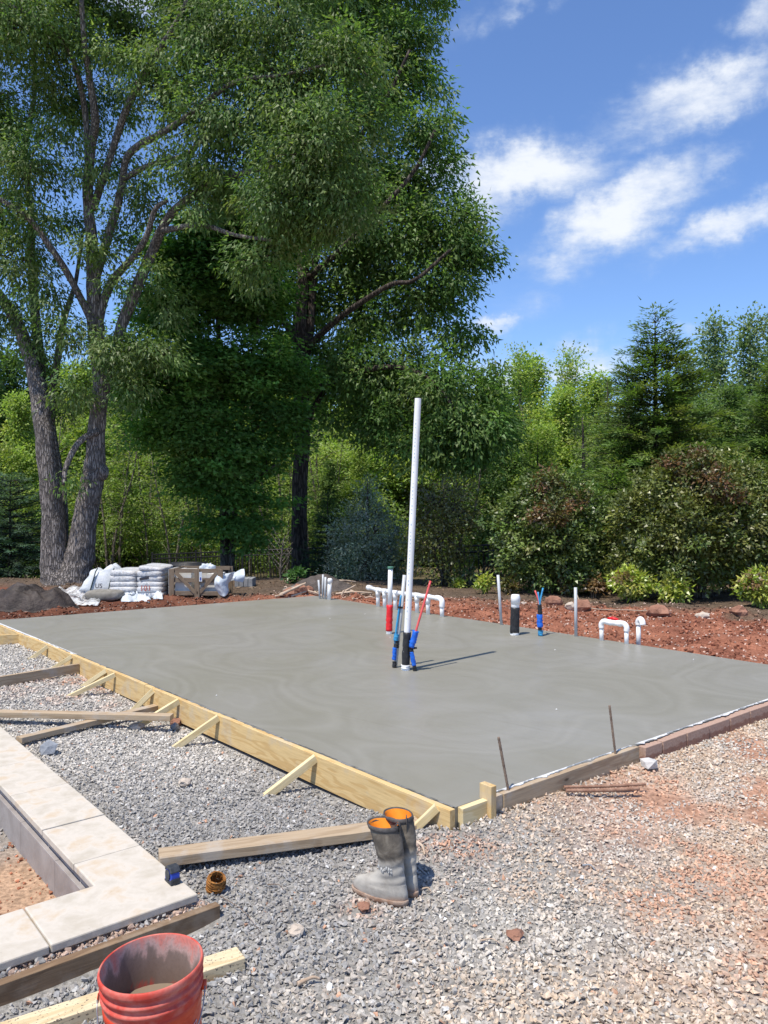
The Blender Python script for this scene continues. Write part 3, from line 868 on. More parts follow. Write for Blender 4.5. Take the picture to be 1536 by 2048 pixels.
# ================================================================ SLAB
def slab():
    root = thing('concrete_slab', 'freshly troweled wet grey concrete slab inside timber forms', 'slab', (float(SC[0]), float(SC[1]), 0))
    n = 46; m = 34; top = []
    for i in range(n + 1):
        u = i / n; row = []
        for j in range(m + 1):
            v = j / m
            p = (SC * (1 - u) + SL * u) * (1 - v) + (SR * (1 - u) + SF * u) * v
            z = ZS - .004 + .006 * (float(fbm(p[0] * .9, p[1] * .9, 61)) - .5)
            row.append(Vector((p[0], p[1], z)))
        top.append(row)
    mb = MB(); mb.grid(top, True)
    ring = [top[0][j] for j in range(m + 1)] + [top[i][m] for i in range(1, n + 1)] + [top[n][j] for j in range(m - 1, -1, -1)] + [top[i][0] for i in range(n - 1, 0, -1)]
    k = len(ring); lowr = [Vector((p.x, p.y, .0)) for p in ring]
    mb.add(ring + lowr, [(a, k + a, k + (a + 1) % k, (a + 1) % k) for a in range(k)], False)
    mb.build('slab_body', 'wet_concrete', root)
    # ragged skin of slurry along the forms
    rg = random.Random(3)
    def skin(P0, P1, nrm, mat, amp, n, z0, name, dens=1.0, back=.0):
        mb = MB(); L = float(np.linalg.norm(P1 - P0)); d = (P1 - P0) / L; m = int(L / .012); sd = rg.random() * 40
        A_, B_ = [], []
        for i in range(m + 1):
            t = i * L / m
            q = .55 * mnoise.noise(Vector((t * 3.1, sd, 0))) + .45 * mnoise.noise(Vector((t * 11, sd, 5))) + .35 * mnoise.noise(Vector((t * 34, sd, 9)))
            w = max(-.012, (q + dens - .5) * amp)
            c = P0 + d * t
            A_.append(Vector((c[0] - nrm[0] * .02, c[1] - nrm[1] * .02, z0 - .004)))
            B_.append(Vector((c[0] + nrm[0] * w, c[1] + nrm[1] * w, z0 + .0015 + .003 * max(0, q))))
        C_ = [b - Vector((0, 0, .004)) + Vector((nrm[0], nrm[1], 0)) * .001 for b in B_]
        mb.grid([A_, B_, C_], False)
        mb.build(name, mat, root)
    skin(SC, SC + DL * 6.6, NL, 'dark_slurry', .030, 0, ZS + .003, 'slurry_edge', .55)
    skin(SC + DL * 5.4, SL, NL, 'pale_slurry', .045, 0, ZS + .004, 'dried_slurry', .7)
    skin(SC + DF * .30, SR, NF, 'dark_slurry', .035, 0, ZS + .002, 'slurry_edge', .6)
    skin(SC + DF * .32, SC + DF * 1.6, NF, 'pale_slurry', .07, 0, ZS + .004, 'dried_slurry', .35)
    skin(SC + DF * 1.66, SR, NF, 'pale_slurry', .055, 0, ZS + .004, 'dried_slurry', .5)
    # specks of grit on the wet surface
    mb = MB()
    for px, py in ((433, 1391), (660, 1237), (780, 1195 + 80), (1113, 1419), (1110, 1300), (1387, 1319), (730, 1228)):
        p = G(px, py, ZS); r2 = rock_mb((p.x, p.y, ZS + .002), (.014, .012, .008), px, 1, .3); mb.add(r2.v, r2.f)
    mb.build('grit_speck', 'white_cloth_wrap', root)
slab()

# ---------------- formwork
def P2(a, z): return Vector((float(a[0]), float(a[1]), z))
def formwork():
    off = NL * .0205
    H = .184
    segs = [(0.0 - .02, 3.62, 'long yellow pine form board ending at the slab corner near the boots', 0), (3.625, 6.9, 'long yellow pine form board with the crossing brace pair', .003), (6.905, 8.7, 'slurry-smeared pine form board at the far end of the long side', -.002)]
    for i, (a, b, lab, dz) in enumerate(segs):
        board('form_board', P2(SC + DL * a + off, ZS + dz), P2(SC + DL * b + off, ZS + dz), .038, H, 'fresh_pine', lab, 'board', seed=i * 3 + 1)
    # joint cleats seen from the side
    # front side: short fresh piece, offcut, weathered board
    fo = NF * .021
    board('form_board', P2(SC + DF * .035 + fo, ZS - .004), P2(SC + DF * .235 + fo, ZS - .002), .038, .115, 'pale_pine', 'short pale form board between slab corner and upright stake', 'board', seed=11)
    board('filler_block', P2(SC + DF * .24 + NF * .018, ZS - .002), P2(SC + DF * .34 + NF * .018, ZS), .034, .12, 'weathered_timber', 'short brown timber filler behind the upright stake', 'board', seed=12)
    board('form_board', P2(SC + DF * .345 + fo, ZS), P2(SC + DF * 1.62 + fo, ZS + .003), .038, .125, 'weathered_timber', 'weathered grey-brown form board between the two rebar stakes', 'board', seed=13)
    c = SC + DF * .235 + NF * .068
    z0 = gzf(*c) - .05
    b = board('timber_stake', P2(c, z0), P2(c, .275), .04, .085, 'fresh_pine', 'short upright pine stake against the front form near the slab corner', 'stake', up=(NF[0], NF[1], 0), seed=15)
    # braces: head on the form, foot in the gravel
    braces = [((95, 1288), (55, 1318), 'pale pine brace leaning on the slurry-smeared far form board'), ((150, 1307), (92, 1341), 'pale brace whose foot is hidden behind the plank butting the form'),
              ((213, 1336), (160, 1372), 'rear brace of the crossing pair on the long form'), ((232, 1343), (128, 1394), 'longer front brace of the crossing pair on the long form'),
              ((312, 1373), (256, 1424), 'pale brace rising behind the plank that crosses another plank'), ((352, 1396), (254, 1459), 'pale brace passing over the end of the flat crossing plank'),
              ((438, 1427), (342, 1494), 'pale brace standing alone just past the flat crossing plank'), ((625, 1508), (524, 1590), 'pale brace standing alone midway along the nearest form board'),
              ((868, 1606), (816, 1660), 'short brace at the slab corner right behind the boots')]
    for i, (h, f_, lab) in enumerate(braces):
        hp = G(h[0], h[1], ZS + .012); fp = GG(*f_)
        # head sits against the outer face of the form
        l = (hp.x - SC[0]) * NL[0] + (hp.y - SC[1]) * NL[1]
        hp = Vector((hp.x - NL[0] * (l - .047), hp.y - NL[1] * (l - .047), ZS + .004))
        d = (fp - hp).normalized()
        fp = fp + d * .035
        board('brace', hp, fp, .040, .040 if i not in (4, 5, 6, 7) else .045, 'pale_pine', lab, 'brace', seed=20 + i)
    # planks lying about
    def pl(a, b, w, t, mat, lab, up=(0, 0, 1), seed=0): return board('plank', a, b, w, t, mat, lab, 'plank', up=up, seed=seed)
    a = G(157, 1327, .145); b_ = G(0, 1353, .135); b_ = b_ + (b_ - a) * .7
    pl(a, b_, .038, .089, 'weathered_timber', 'timber on edge butting the long form board below a brace', seed=41)
    a = G(49, 1267, .19); b_ = G(0, 1270, .185); b_ = b_ + (b_ - a) * 1.5
    pl(a, b_, .038, .115, 'fresh_pine', 'timber on edge butting the far end of the long form', seed=42)
    dl = G(38, 1474, .105); dr = G(314, 1409, .075)
    pl(dl, dr, .075, .038, 'weathered_timber', 'lower plank lying from the coping to the form under another plank', seed=43)
    a = G(-60, 1420, .137); b_ = G(344, 1429, .132)
    pl(a, b_, .085, .042, 'weathered_timber', 'flat plank resting across a lower plank on the gravel', seed=44)
    a = G(318, 1706, .118); b_ = G(838, 1640, .10)
    pl(a, b_, .118, .045, 'weathered_timber', 'wide weathered plank from the coping corner to behind the boots', seed=45)
    a = G(482, 1904, .078); b_ = G(150, 2012, .075); b_ = b_ + (b_ - a) * .6
    pl(a, b_, .088, .052, 'speckled_timber', 'cement-speckled timber on the gravel behind the red bucket', seed=46)
formwork()

# ---------------- block footing along the front
def blocks():
    base = SC + DF * 1.64 + NF * .03
    root = thing('block_edging', 'row of red-stained concrete blocks edging the slab', 'wall', (float(base[0]), float(base[1]), 0))
    # damp band with a ragged upper edge is real dampness: darker, smoother
    m, w, p, out = base_mat('damp_block')
    tc = w.n('ShaderNodeTexCoord'); v = tc.outputs['Object']
    sep = w.n('ShaderNodeSeparateXYZ'); w.put(sep.inputs[0], v)
    n = w.noise(v, 9, 5, .65); n2 = w.noise(v, 70, 5, .6); n3 = w.noise(v, 26, 4, .6)
    h = w.math('ADD', sep.outputs[2], w.math('ADD', w.math('MULTIPLY', w.math('SUBTRACT', n, .5), .10), w.math('MULTIPLY', w.math('SUBTRACT', n3, .5), .05)))
    dry = w.ramp(n2, [(.3, (.33, .21, .155, 1)), (.7, (.43, .30, .235, 1))])
    wet = w.ramp(n2, [(.3, (.21, .105, .072, 1)), (.7, (.29, .155, .11, 1))])
    w.put(p.inputs['Base Color'], w.mix(w.maprange(h, -.05, -.064), dry, wet)); p.inputs['Roughness'].default_value = .92
    b = w.n('ShaderNodeBump'); b.inputs['Strength'].default_value = .7; b.inputs['Distance'].default_value = .005
    w.put(b.inputs['Height'], n2); w.t.links.new(b.outputs[0], p.inputs['Normal'])
    t = 1.66; i = 0; L = float(np.linalg.norm(SR - SC)) + .5
    while t < L:
        ln = .30 if i else .20
        p0 = P2(SC + DF * (t + .003) + NF * .030, ZS - .006 + .002 * ((i * 7) % 3 - 1)); p1 = P2(SC + DF * (t + ln - .005) + NF * .030, ZS - .006 + .002 * ((i * 5) % 3 - 1))
        board('block', p0, p1, .058 + .004 * (i % 3), .19, 'damp_block', parent=root, wob=.001, bev=.004, seed=60 + i)
        t += ln; i += 1
blocks()

# ================================================================ POOL COPING
def PP(a, b, z): 
    q = PO + PA * a + PB * b
    return Vector((float(q[0]), float(q[1]), z))
def prism(name, poly, z0, z1, mat, parent, bev=.006):
    mb = MB(); n = len(poly)
    pts = [PP(a, b, z0) for a, b in poly] + [PP(a, b, z1) for a, b in poly]
    mb.add(pts, [tuple(range(n))[::-1], tuple(range(n, 2 * n))] + [(i, (i + 1) % n, n + (i + 1) % n, n + i) for i in range(n)])
    bm = bmesh.new()
    o = mb.build(name, mat, parent, bevel=bev)
    bm.from_mesh(o.data); bmesh.ops.recalc_face_normals(bm, faces=bm.faces); bm.to_mesh(o.data); bm.free()
    return o
def coping():
    root = thing('stone_coping', 'L-shaped kerb of cream travertine coping stones round a shallow dirt pit', 'coping', (float(PO[0]), float(PO[1]), 0))
    wa, wb = .315, .355; T = .034; g = .0025
    # corner stone, then the stones of the two legs
    prism('coping_stone', [(0, 0), (.60 - g, 0), (.60 - g, wb), (wa, wb), (wa, .62 - g), (0, .62 - g)], PZ - T, PZ, 'coping_stone', root)
    t = .62
    for i, ln in enumerate((.48, .60, .58, .60, .60, .60, .60)):
        dz = .0012 * ((i * 3) % 4 - 1.5)
        prism('coping_stone', [(0, t + g), (wa + .001 * (i % 2), t + g), (wa, t + ln - g), (0, t + ln - g)], PZ - T + dz, PZ + dz, 'coping_stone', root, .004); t += ln
    t = .60
    for i, ln in enumerate((.61, .61, .61)):
        dz = .0012 * ((i * 5) % 3 - 1)
        prism('coping_stone', [(t + g, 0), (t + ln - g, 0), (t + ln - g, wb), (t + g, wb)], PZ - T + dz, PZ + dz, 'coping_stone', root); t += ln
    # bond beam under the stones
    prism('bond_beam', [(.02, .02), (2.4, .02), (2.4, wb - .04), (wa - .045, wb - .04), (wa - .045, 4.6), (.02, 4.6)], -.25, PZ - T - .001, 'mortar', root, 0)
    # facing tiles on the inner walls: two courses, the lower one proud
    t = wb - .03; k = 0
    while t < 4.4:
        prism('facing_tile', [(wa - .043, t), (wa - .033, t), (wa - .033, t + .596), (wa - .043, t + .596)], .006, PZ - T - .003, 'pool_tile', root, .001)
        prism('facing_tile', [(wa - .043, t), (wa - .008, t), (wa - .008, t + .596), (wa - .043, t + .596)], -.19, .004, 'pool_tile', root, .002)
        t += .6
    t = wa
    while t < 2.2:
        prism('facing_tile', [(t, wb - .038), (t + .596, wb - .038), (t + .596, wb - .020), (t, wb - .020)], .006, PZ - T - .003, 'pool_tile', root, .001)
        prism('facing_tile', [(t, wb - .038), (t + .596, wb - .038), (t + .596, wb - .004), (t, wb - .004)], -.19, .004, 'pool_tile', root, .002)
        t += .6
    # spill of mortar and dirt between stones and the form board
    rg = np.random.default_rng(8); n = 900
    aa = rg.uniform(-.04, 1.8, n); b2_ = rg.uniform(-.05, .012, n); q = PO + PA * aa[:, None] + PB * b2_[:, None]
    sz = .006 + .026 * rg.uniform(0, 1, n) ** 2.5
    cc = np.where((rg.uniform(0, 1, n) < .65)[:, None], np.array([.46, .34, .27]), np.array([.36, .35, .34])) * rg.uniform(.6, 1.2, n)[:, None]
    o = scatter('mortar_crumbs', np.concatenate([q, (.050 + rg.uniform(-.004, .012, n))[:, None]], 1), sz, cc, CLODT, 'clod', rg, 1.0, root); o['kind'] = 'stuff'
    board('form_board', PP(-.06, -.066, .066), PP(2.4, -.066, .070), .040, .16, 'stained_timber', 'rough brown-stained form board beside the coping stones', 'board', seed=71)
    mb = MB()
    mb.add([PP(-.02, .02, .045), PP(1.9, .02, .045), PP(1.9, -.05, .050), PP(-.02, -.05, .050)], [(0, 1, 2, 3)])
    mb.build('mortar_bed', 'mortar', root)
coping()

# ================================================================ THINGS IN THE FOREGROUND
def sleeve(mb, p0, p1, r, seg=14, seed=0, amp=.10):
    n = 12; pts = [Vector(p0).lerp(Vector(p1), i / n) for i in range(n + 1)]
    rad = [r * (1 + amp * mnoise.noise(Vector((i * .9, seed, 0)))) for i in range(n + 1)]
    return mb.tube(pts, rad, seg, True, amp, seed=seed)

def bucket():
    c = GG(318, 2195); c = Vector((-.672, 2.30, gzf(-.672, 2.30) + .005))
    root = thing('bucket', 'dusty red plastic bucket holding muddy water on the gravel', 'bucket', c)
    M = Matrix.Rotation(R(-2.5), 3, 'Y') @ Matrix.Rotation(R(1.5), 3, 'X')
    H = .365
    def lz(prof, name, mat, parent=root, seg=56):
        mb = MB(); mb.lathe(prof, c, seg, M); return mb.build(name, mat, parent)
    body = lz([(.0, 0), (.118, 0), (.126, .004), (.130, .02), (.1385, .235), (.1385, .240), (.142, .243), (.1425, .262), (.1395, .266)], 'body', 'bucket_red')
    rim = lz([(.1395, .266), (.1405, .285), (.146, .287), (.1475, .292), (.146, .297), (.1415, .299), (.1415, .312), (.147, .314), (.1485, .319), (.147, .324), (.1425, .326), (.143, .340), (.1495, .342), (.151, .350), (.151, .358), (.149, .364), (.1455, .366), (.1435, .363)], 'rim', 'bucket_dusty')
    lz([(.1435, .363), (.1415, .35), (.139, .28), (.1335, .12), (.128, .012), (0, .010)], 'inner_wall', 'bucket_inside')
    mb = MB(); mb.disc(c + M @ Vector((0, 0, .215)), .1365, 48, None); mb.build('muddy_water', 'muddy_water', root)
    # bail: ears and a wire hanging on the near side
    ax = Vector((math.cos(R(8)), math.sin(R(8)), 0)); fw = Vector((ax.y, -ax.x, 0))
    h = []
    for k in range(25):
        t = math.pi * k / 24
        h.append(c + M @ (ax * (.153 * math.cos(t)) + Vector((0, 0, .285)) + (fw * .55 + Vector((0, 0, -.83))) * (.20 * math.sin(t)) + fw * .02))
    mb = MB(); mb.tube(h, .0022, 8); mb.build('bail', 'steel_wire', root)
    for s in (-1, 1):
        mb = MB(); q = c + M @ (ax * .148 * s + Vector((0, 0, .277)))
        mb.tube([q - ax * .006, q + ax * .008 * s], .014, 14); mb.build('ear', 'bucket_red', body)
    # faded outline of a printed panel low on the wall
    mb = MB()
    def on_wall(deg, z):
        a = R(deg); r = .130 + (.1385 - .130) * (z - .02) / .215 + .0012
        return c + M @ Vector((r * math.cos(a), r * math.sin(a), z))
    def stroke(pts, w=.0016):
        pts = [on_wall(a, z) for a, z in pts]; mb.tube(pts, w, 6, True, 0, .35)
    stroke([(-62 + k * 3, .175 + .0022 * k) for k in range(17)]); stroke([(-14, .21 - .012 * k) for k in range(10)])
    stroke([(-62, .175 - .012 * k) for k in range(8)])
    for a0 in (-52, -42, -32):
        stroke([(a0, .10), (a0 + 2, .165), (a0 + 5, .12), (a0 + 8, .172)], .0014)
    mb.build('faded_print', 'faded_print', body)
bucket()

def boot(loc, heading, lean, label, spread=1.0):
    """rubber boot: stacked foot-to-shaft sections"""
    root = thing('rubber_boot', label, 'boot', loc)
    L0 = Vector(loc); ch, sh = math.cos(heading), math.sin(heading)
    #  z, heel x, toe x, half width, power
    secs = [(.000, -.080, .188, .040, 2.6), (.012, -.083, .194, .043, 2.6), (.022, -.084, .196, .044, 2.6)]
    up = [(.022, -.080, .190, .041, 2.5), (.040, -.079, .190, .042, 2.4), (.060, -.077, .182, .042, 2.4), (.076, -.074, .166, .040, 2.3), (.088, -.071, .138, .038, 2.2), (.100, -.068, .108, .037, 2.2),
          (.116, -.065, .078, .037, 2.1), (.135, -.062, .062, .039, 2.1), (.160, -.062, .056, .042, 2.0), (.185, -.066, .057, .046, 2.0), (.215, -.068, .060, .050, 2.0), (.25, -.070, .064, .055, 2.0), (.29, -.071, .068, .059, 2.0), (.325, -.072, .071, .062, 2.0)]
    def ring(z, hx, tx, hw, pw, n=36, infl=0.0, seed=0):
        out = []; cx = (hx + tx) / 2; rx = (tx - hx) / 2 + infl; hw = hw + infl
        for k in range(n):
            a = 2 * math.pi * k / n; ca, sa = math.cos(a), math.sin(a)
            x = cx + rx * math.copysign(abs(ca) ** (2 / pw), ca); y = hw * math.copysign(abs(sa) ** (2 / pw), sa)
            if z < .09: y *= (1.0 + .14 * math.sin((x + .08) / .27 * math.pi * 1.5 + .3)) * (1.0 if x > .05 else .90)
            wr = .0042 * mnoise.noise(Vector((ca * 2, sa * 2, z * 30 + heading * 5))) + .0034 * math.sin(z * 150 + ca * 2.5 + sa) * (1 if .09 < z < .22 else 0)
            k2 = max(0, z - .10)
            p = Vector((x * (1 + wr * 8), y * (1 + wr * 8), z))
            p.x += lean[0] * k2 * k2 * 6; p.y += lean[1] * k2 * k2 * 6
            if z < .03: p.z += .010 * max(0, (x - .10) / .1) ** 2
            out.append(L0 + Vector((p.x * ch - p.y * sh, p.x * sh + p.y * ch, p.z)))
        return out
    def loft(rings, capb=False, capt=False):
        mb = MB(); n = len(rings[0])
        mb.add([p for r_ in rings for p in r_], [(i * n + k, i * n + (k + 1) % n, (i + 1) * n + (k + 1) % n, (i + 1) * n + k) for i in range(len(rings) - 1) for k in range(n)], True)
        if capb: mb.f.append(tuple(range(n))[::-1]); mb.sm.append(False)
        if capt: m = (len(rings) - 1) * n; mb.f.append(tuple(m + k for k in range(n))); mb.sm.append(False)
        return mb
    loft([ring(*s) for s in secs] + [ring(.026, -.081, .192, .042, 2.6)], True, True).build('sole', 'boot_sole', root)
    dense = [tuple(v) for v in spline(up, 4)]
    loft([ring(*s) for s in dense]).build('upper', 'boot_rubber', root)
    z, hx, tx, hw, pw = up[-1]
    loft([ring(z - .012, hx, tx, hw, pw, infl=.0005), ring(z - .010, hx, tx, hw, pw, infl=.0035), ring(z + .004, hx, tx, hw, pw, infl=.004), ring(z + .008, hx, tx, hw, pw, infl=.001), ring(z + .004, hx, tx, hw, pw, infl=-.003), ring(z - .008, hx, tx, hw, pw, infl=-.004)]).build('collar', 'boot_collar', root)
    loft([ring(z + .003, hx, tx, hw, pw, infl=-.0035), ring(.25, -.070, .064, .055, 2.0, infl=-.005), ring(.19, -.066, .057, .046, 2.0, infl=-.005), ring(.12, -.062, .07, .037, 2.1, infl=-.006)], False, True).build('lining', 'boot_lining', root)
    # pull loop at the back of the collar
    rg = ring(z, hx, tx, hw, pw); bi = 18
    b = rg[bi]; inn = (L0 + Vector((0, 0, z)) - b); inn.z = 0; inn.normalize()
    pts = [b - inn * .006 + Vector((0, 0, -.06)), b - inn * .007 + Vector((0, 0, -.02)), b - inn * .006 + Vector((0, 0, .008)), b + inn * .004 + Vector((0, 0, .016)), b + inn * .012 + Vector((0, 0, .004)), b + inn * .012 + Vector((0, 0, -.035))]
    mb = MB(); mb.tube([tuple(q) for q in spline(pts, 5)], .010, 8, True, 0, .22); mb.build('pull_loop', 'boot_collar', root)
    # crust of dried concrete round the ankle
    mb = MB(); r0 = random.Random(int(heading * 100))
    for k in range(15):
        rr = ring(.150 + r0.uniform(-.008, .014), -.062, .056, .042, 2.0)[r0.choice([3, 4, 5, 6, 7, 8, 9, 10, 11, 2])]
        q = rock_mb(rr, (.012, .012, r0.uniform(.012, .026)), k + heading, 1, .5); mb.add(q.v, q.f)
    mb.build('dried_concrete', 'concrete_edge', root)['kind'] = 'stuff'
    return root
b1 = GG(782, 1803); boot(tuple(b1), R(152), (.14, -.04), 'nearer rubber boot with its concrete-caked toe in profile', 1)
b2 = GG(812, 1780); boot((b2.x, b2.y, b2.z), R(120), (.14, .05), 'rear rubber boot showing its muddy heel behind the other boot', 1)

def tape():
    c = G(345, 1764, PZ)
    ang = R(38); rt = Vector((math.cos(ang), math.sin(ang), 0)); fw = Vector((-rt.y, rt.x, 0))   # narrow face looks at the camera
    root = thing('tape_measure', 'blue and black tape measure standing on the coping corner', 'tape measure', (c.x, c.y, PZ + .001))
    M = Matrix((rt, fw, Vector((0, 0, 1)))).transposed()
    def rp(prof, w, name, mat, dx=0):
        """rounded side profile (depth, height) extruded across the narrow face"""
        mb = MB(); n = len(prof); q = [c + M @ Vector((dx - w / 2, a, b)) for a, b in prof] + [c + M @ Vector((dx + w / 2, a, b)) for a, b in prof]
        mb.add(q, [tuple(range(n))[::-1], tuple(range(n, 2 * n))] + [(i, (i + 1) % n, n + (i + 1) % n, n + i) for i in range(n)])
        o = mb.build(name, mat, root, bevel=.004)
        bm = bmesh.new(); bm.from_mesh(o.data); bmesh.ops.recalc_face_normals(bm, faces=bm.faces); bm.to_mesh(o.data); bm.free()
    rp([(-.034, .002), (.036, .002), (.038, .03), (.030, .058), (.012, .070), (-.018, .070), (-.032, .058), (-.036, .035)], .040, 'case', 'blue_case')
    rp([(-.0365, .001), (.037, .001), (.037, .010), (-.02, .018), (-.0375, .030)], .046, 'base_grip', 'dark_case')
    rp([(-.0365, .055), (-.020, .074), (.014, .074), (.034, .058), (.030, .048), (.012, .062), (-.016, .062), (-.030, .048)], .046, 'top_grip', 'dark_case')
    mb = MB(); mb.box(c + M @ Vector((0, -.0375, .014)), (.022, .005, .004), M); mb.build('blade_hook', 'black_plastic', root)
    mb = MB(); q = c + M @ Vector((-.021, .0, .038)); mb.tube([q, q + M @ Vector((-.004, 0, 0))], .022, 24); mb.build('side_badge', 'dark_case', root)
tape()

def wire_coil():
    c = GG(432, 1784); c.z += .040
    root = thing('wire_coil', 'small coil of rusty tie wire lying on the gravel', 'wire')
    ax = Vector((.22, -.30, .92)).normalized(); e1 = ax.cross(Vector((1, 0, 0))).normalized(); e2 = ax.cross(e1)
    pts = []; rg = random.Random(2); turns = 36
    for k in range(turns * 20 + 1):
        t = k / 20; a = 2 * math.pi * t
        h = -.030 + .062 * ((t * .37) % 1.0) + .003 * math.sin(a + t * 1.7)
        r = .037 + .006 * math.sin(((t * .37) % 1.0) * math.pi) + .002 * math.sin(t * 5.1) - .012 * ((t * .618) % 1.0) * .6
        pts.append(c + e1 * r * math.cos(a) + e2 * r * math.sin(a) + ax * h)
    mb = MB(); mb.tube(pts, .0024, 5); o = mb.build('wire_coil', 'rusty_wire', loc=(c.x, c.y, c.z - .04))
    bpy.data.objects.remove(root)
    tag(o, 'small coil of rusty tie wire lying on the gravel', 'wire')
    o.name = 'wire_coil'
wire_coil()

def rebar_path(mb, p0, p1, r=.0065, bend=0.0):
    p0, p1 = Vector(p0), Vector(p1); L = (p1 - p0).length; n = int(L / .006); pts = []; rad = []
    side = (p1 - p0).normalized().cross(Vector((0, 0, 1))); side = side.normalized() if side.length > .1 else Vector((1, 0, 0))
    for i in range(n + 1):
        t = i / n; pts.append(p0.lerp(p1, t) + side * bend * math.sin(t * math.pi)); rad.append(r * (1.14 if i % 3 == 0 else .96))
    return mb.tube(pts, rad, 8)
def stakes():
    for (bx, by, tx, ty, lab, dd) in ((1012, 1610, 997, 1474, 'ribbed rebar stake near the slab corner, leaning slightly', .012), (1212, 1533, 1219, 1411, 'upright rebar stake where weathered board meets blocks', .010)):
        # just outside the form face
        q = G(bx, by, .10); l = (q.x - SC[0]) * NF[0] + (q.y - SC[1]) * NF[1]
        q = Vector((q.x - NF[0] * (l - .050), q.y - NF[1] * (l - .050), gzf(q.x, q.y) - .06))
        top = A(tx, ty, q.y + .02)
        mb = MB(); rebar_path(mb, q, top, .0072)
        tag(mb.build('rebar_stake', 'rebar', loc=q), lab, 'rebar')
    for a, b, lab, r in (((1128, 1574), (1290, 1568), 'longer rusty rod lying by the weathered form', .009), ((1132, 1581), (1278, 1577), 'shorter thick rusty rod lying beside the longer one', .011)):
        p = G(*a, .128); q = G(*b, .112)
        mb = MB(); rebar_path(mb, p, q, r, .012)
        tag(mb.build('rusty_rod', 'rusty_rebar', loc=p), lab, 'rod')
stakes()

def rocks():
    items = [('rubble_chunk', 1297, 1538, (.11, .09, .08), 'rubble', 'angular pale concrete chunk by the block edging', 'rubble'),
             ('rock', 97, 1508, (.12, .11, .10), 'grey_rock', 'shiny blue-grey rock beside the coping stones', 'rock'),
             ('rock', 275, 1459, (.13, .09, .05), 'tan_rock', 'flat beige stone at the foot of a brace', 'rock'),
             ('rock', 350, 1462, (.10, .08, .07), 'grey_rock', 'grey rock under the long form by the crossing planks', 'rock'),
             ('rock', 352, 1452, (.11, .09, .07), 'clay_rock', 'reddish rock tucked against the long form', 'rock'),
             ('rock', 369, 1574, (.085, .07, .05), 'tan_rock', 'beige stone alone on the gravel between coping and form', 'rock'),
             ('rock', 593, 1872, (.065, .06, .035), 'tan_rock', 'flat beige stone on the gravel before the boots', 'rock'),
             ('clay_lump', 610, 1689, (.055, .05, .035), 'clay_rock', 'small red clay lump by the wide plank', 'clay lump'),
             ('clay_lump', 728, 1823, (.06, .05, .03), 'clay_rock', 'red clay lump in front of the boots', 'clay lump'),
             ('clay_lump', 1030, 1880, (.07, .06, .03), 'clay_rock', 'red clay lump on the tan gravel away from the slab', 'clay lump'),
             ('rock', 1010, 1602, (.13, .10, .06), 'rubble', 'pale lump of rubble at the foot of a rebar stake', 'rubble'),
             ('rock', 100, 1729, (.07, .05, .035), 'tan_rock', 'pale stone on the dirt inside the coping', 'rock'),
             ('rock', 1165, 1221, (.28, .24, .22), 'clay_rock', 'large rounded red rock behind the grey conduit', 'rock'),
             ('rock', 1143, 1218, (.22, .18, .14), 'tan_rock', 'small tan rock next to the large red rock', 'rock'),
             ('rock', 1107, 1209, (.26, .22, .2), 'clay_rock', 'brown rock at the base of the holly trunk', 'rock'),
             ('rock', 1313, 1232, (.36, .3, .2), 'clay_rock', 'broad red clay heap between the yellow-green shrubs', 'rock'),
             ('rock', 1478, 1232, (.26, .22, .18), 'clay_rock', 'red rock beside a yellow-green shrub', 'rock'),
             ('rock', 1405, 1235, (.2, .15, .1), 'tan_rock', 'greyish rock on the mulch by the grey trunks', 'rock'),
             ('stone_chip', 1047, 1208, (.10, .05, .05), 'tan_rock', 'pale stone chip beside the black-sleeved pipe', 'rock')]
    for i, (nm, px, py, sz, mat, lab, cat) in enumerate(items):
        p = GG(px, py)
        mb = rock_mb((p.x, p.y, p.z + sz[2] * .28 + (.014 if p.y < 7 else 0)), sz, i + 1, 1 if mat in ('rubble', 'grey_rock') else 2, .75 if mat in ('rubble', 'grey_rock') else .45)
        tag(mb.build(nm, mat, loc=p), lab, cat)
    # twigs and scraps on the gravel
    tw = [((830, 1690), (850, 1716), .008, 'stick', 'bare stick on the gravel behind the boots'), ((595, 1978), (640, 1966), .007, 'stick', 'short broken twig on the gravel right of the bucket'),
          ((535, 1777), (568, 1787), .002, 'twig_dark', 'thin dark twig left of the boots'), ((440, 1800), (520, 1870), .0016, 'twig_dark', 'long thin wire scrap beside the rusty coil'), ((840, 1787), (862, 1790), .004, 'stick', 'small twig at the heel of the rear boot'),
          ((960, 1890), (1000, 1895), .003, 'stick', 'thin tan twig on the pale gravel'), ((95, 1545), (155, 1595), .0022, 'twig_dark', 'dark twig lying along the coping edge'), ((1165, 1738), (1190, 1746), .004, 'grey_rock', 'grey splinter on the tan gravel')]
    for i, (a, b, r, mat, lab) in enumerate(tw):
        p = GG(*a); q = GG(*b); p.z += .018; q.z += .016; m = p.lerp(q, .5) + Vector((.01, .012, .006))
        mb = MB(); mb.tube([tuple(v) for v in spline([p, m, q], 6)], [r * (1.15 - .05 * k) for k in range(13)], 6, True, .2)
        tag(mb.build('twig', mat, loc=p), lab, 'twig')
rocks()

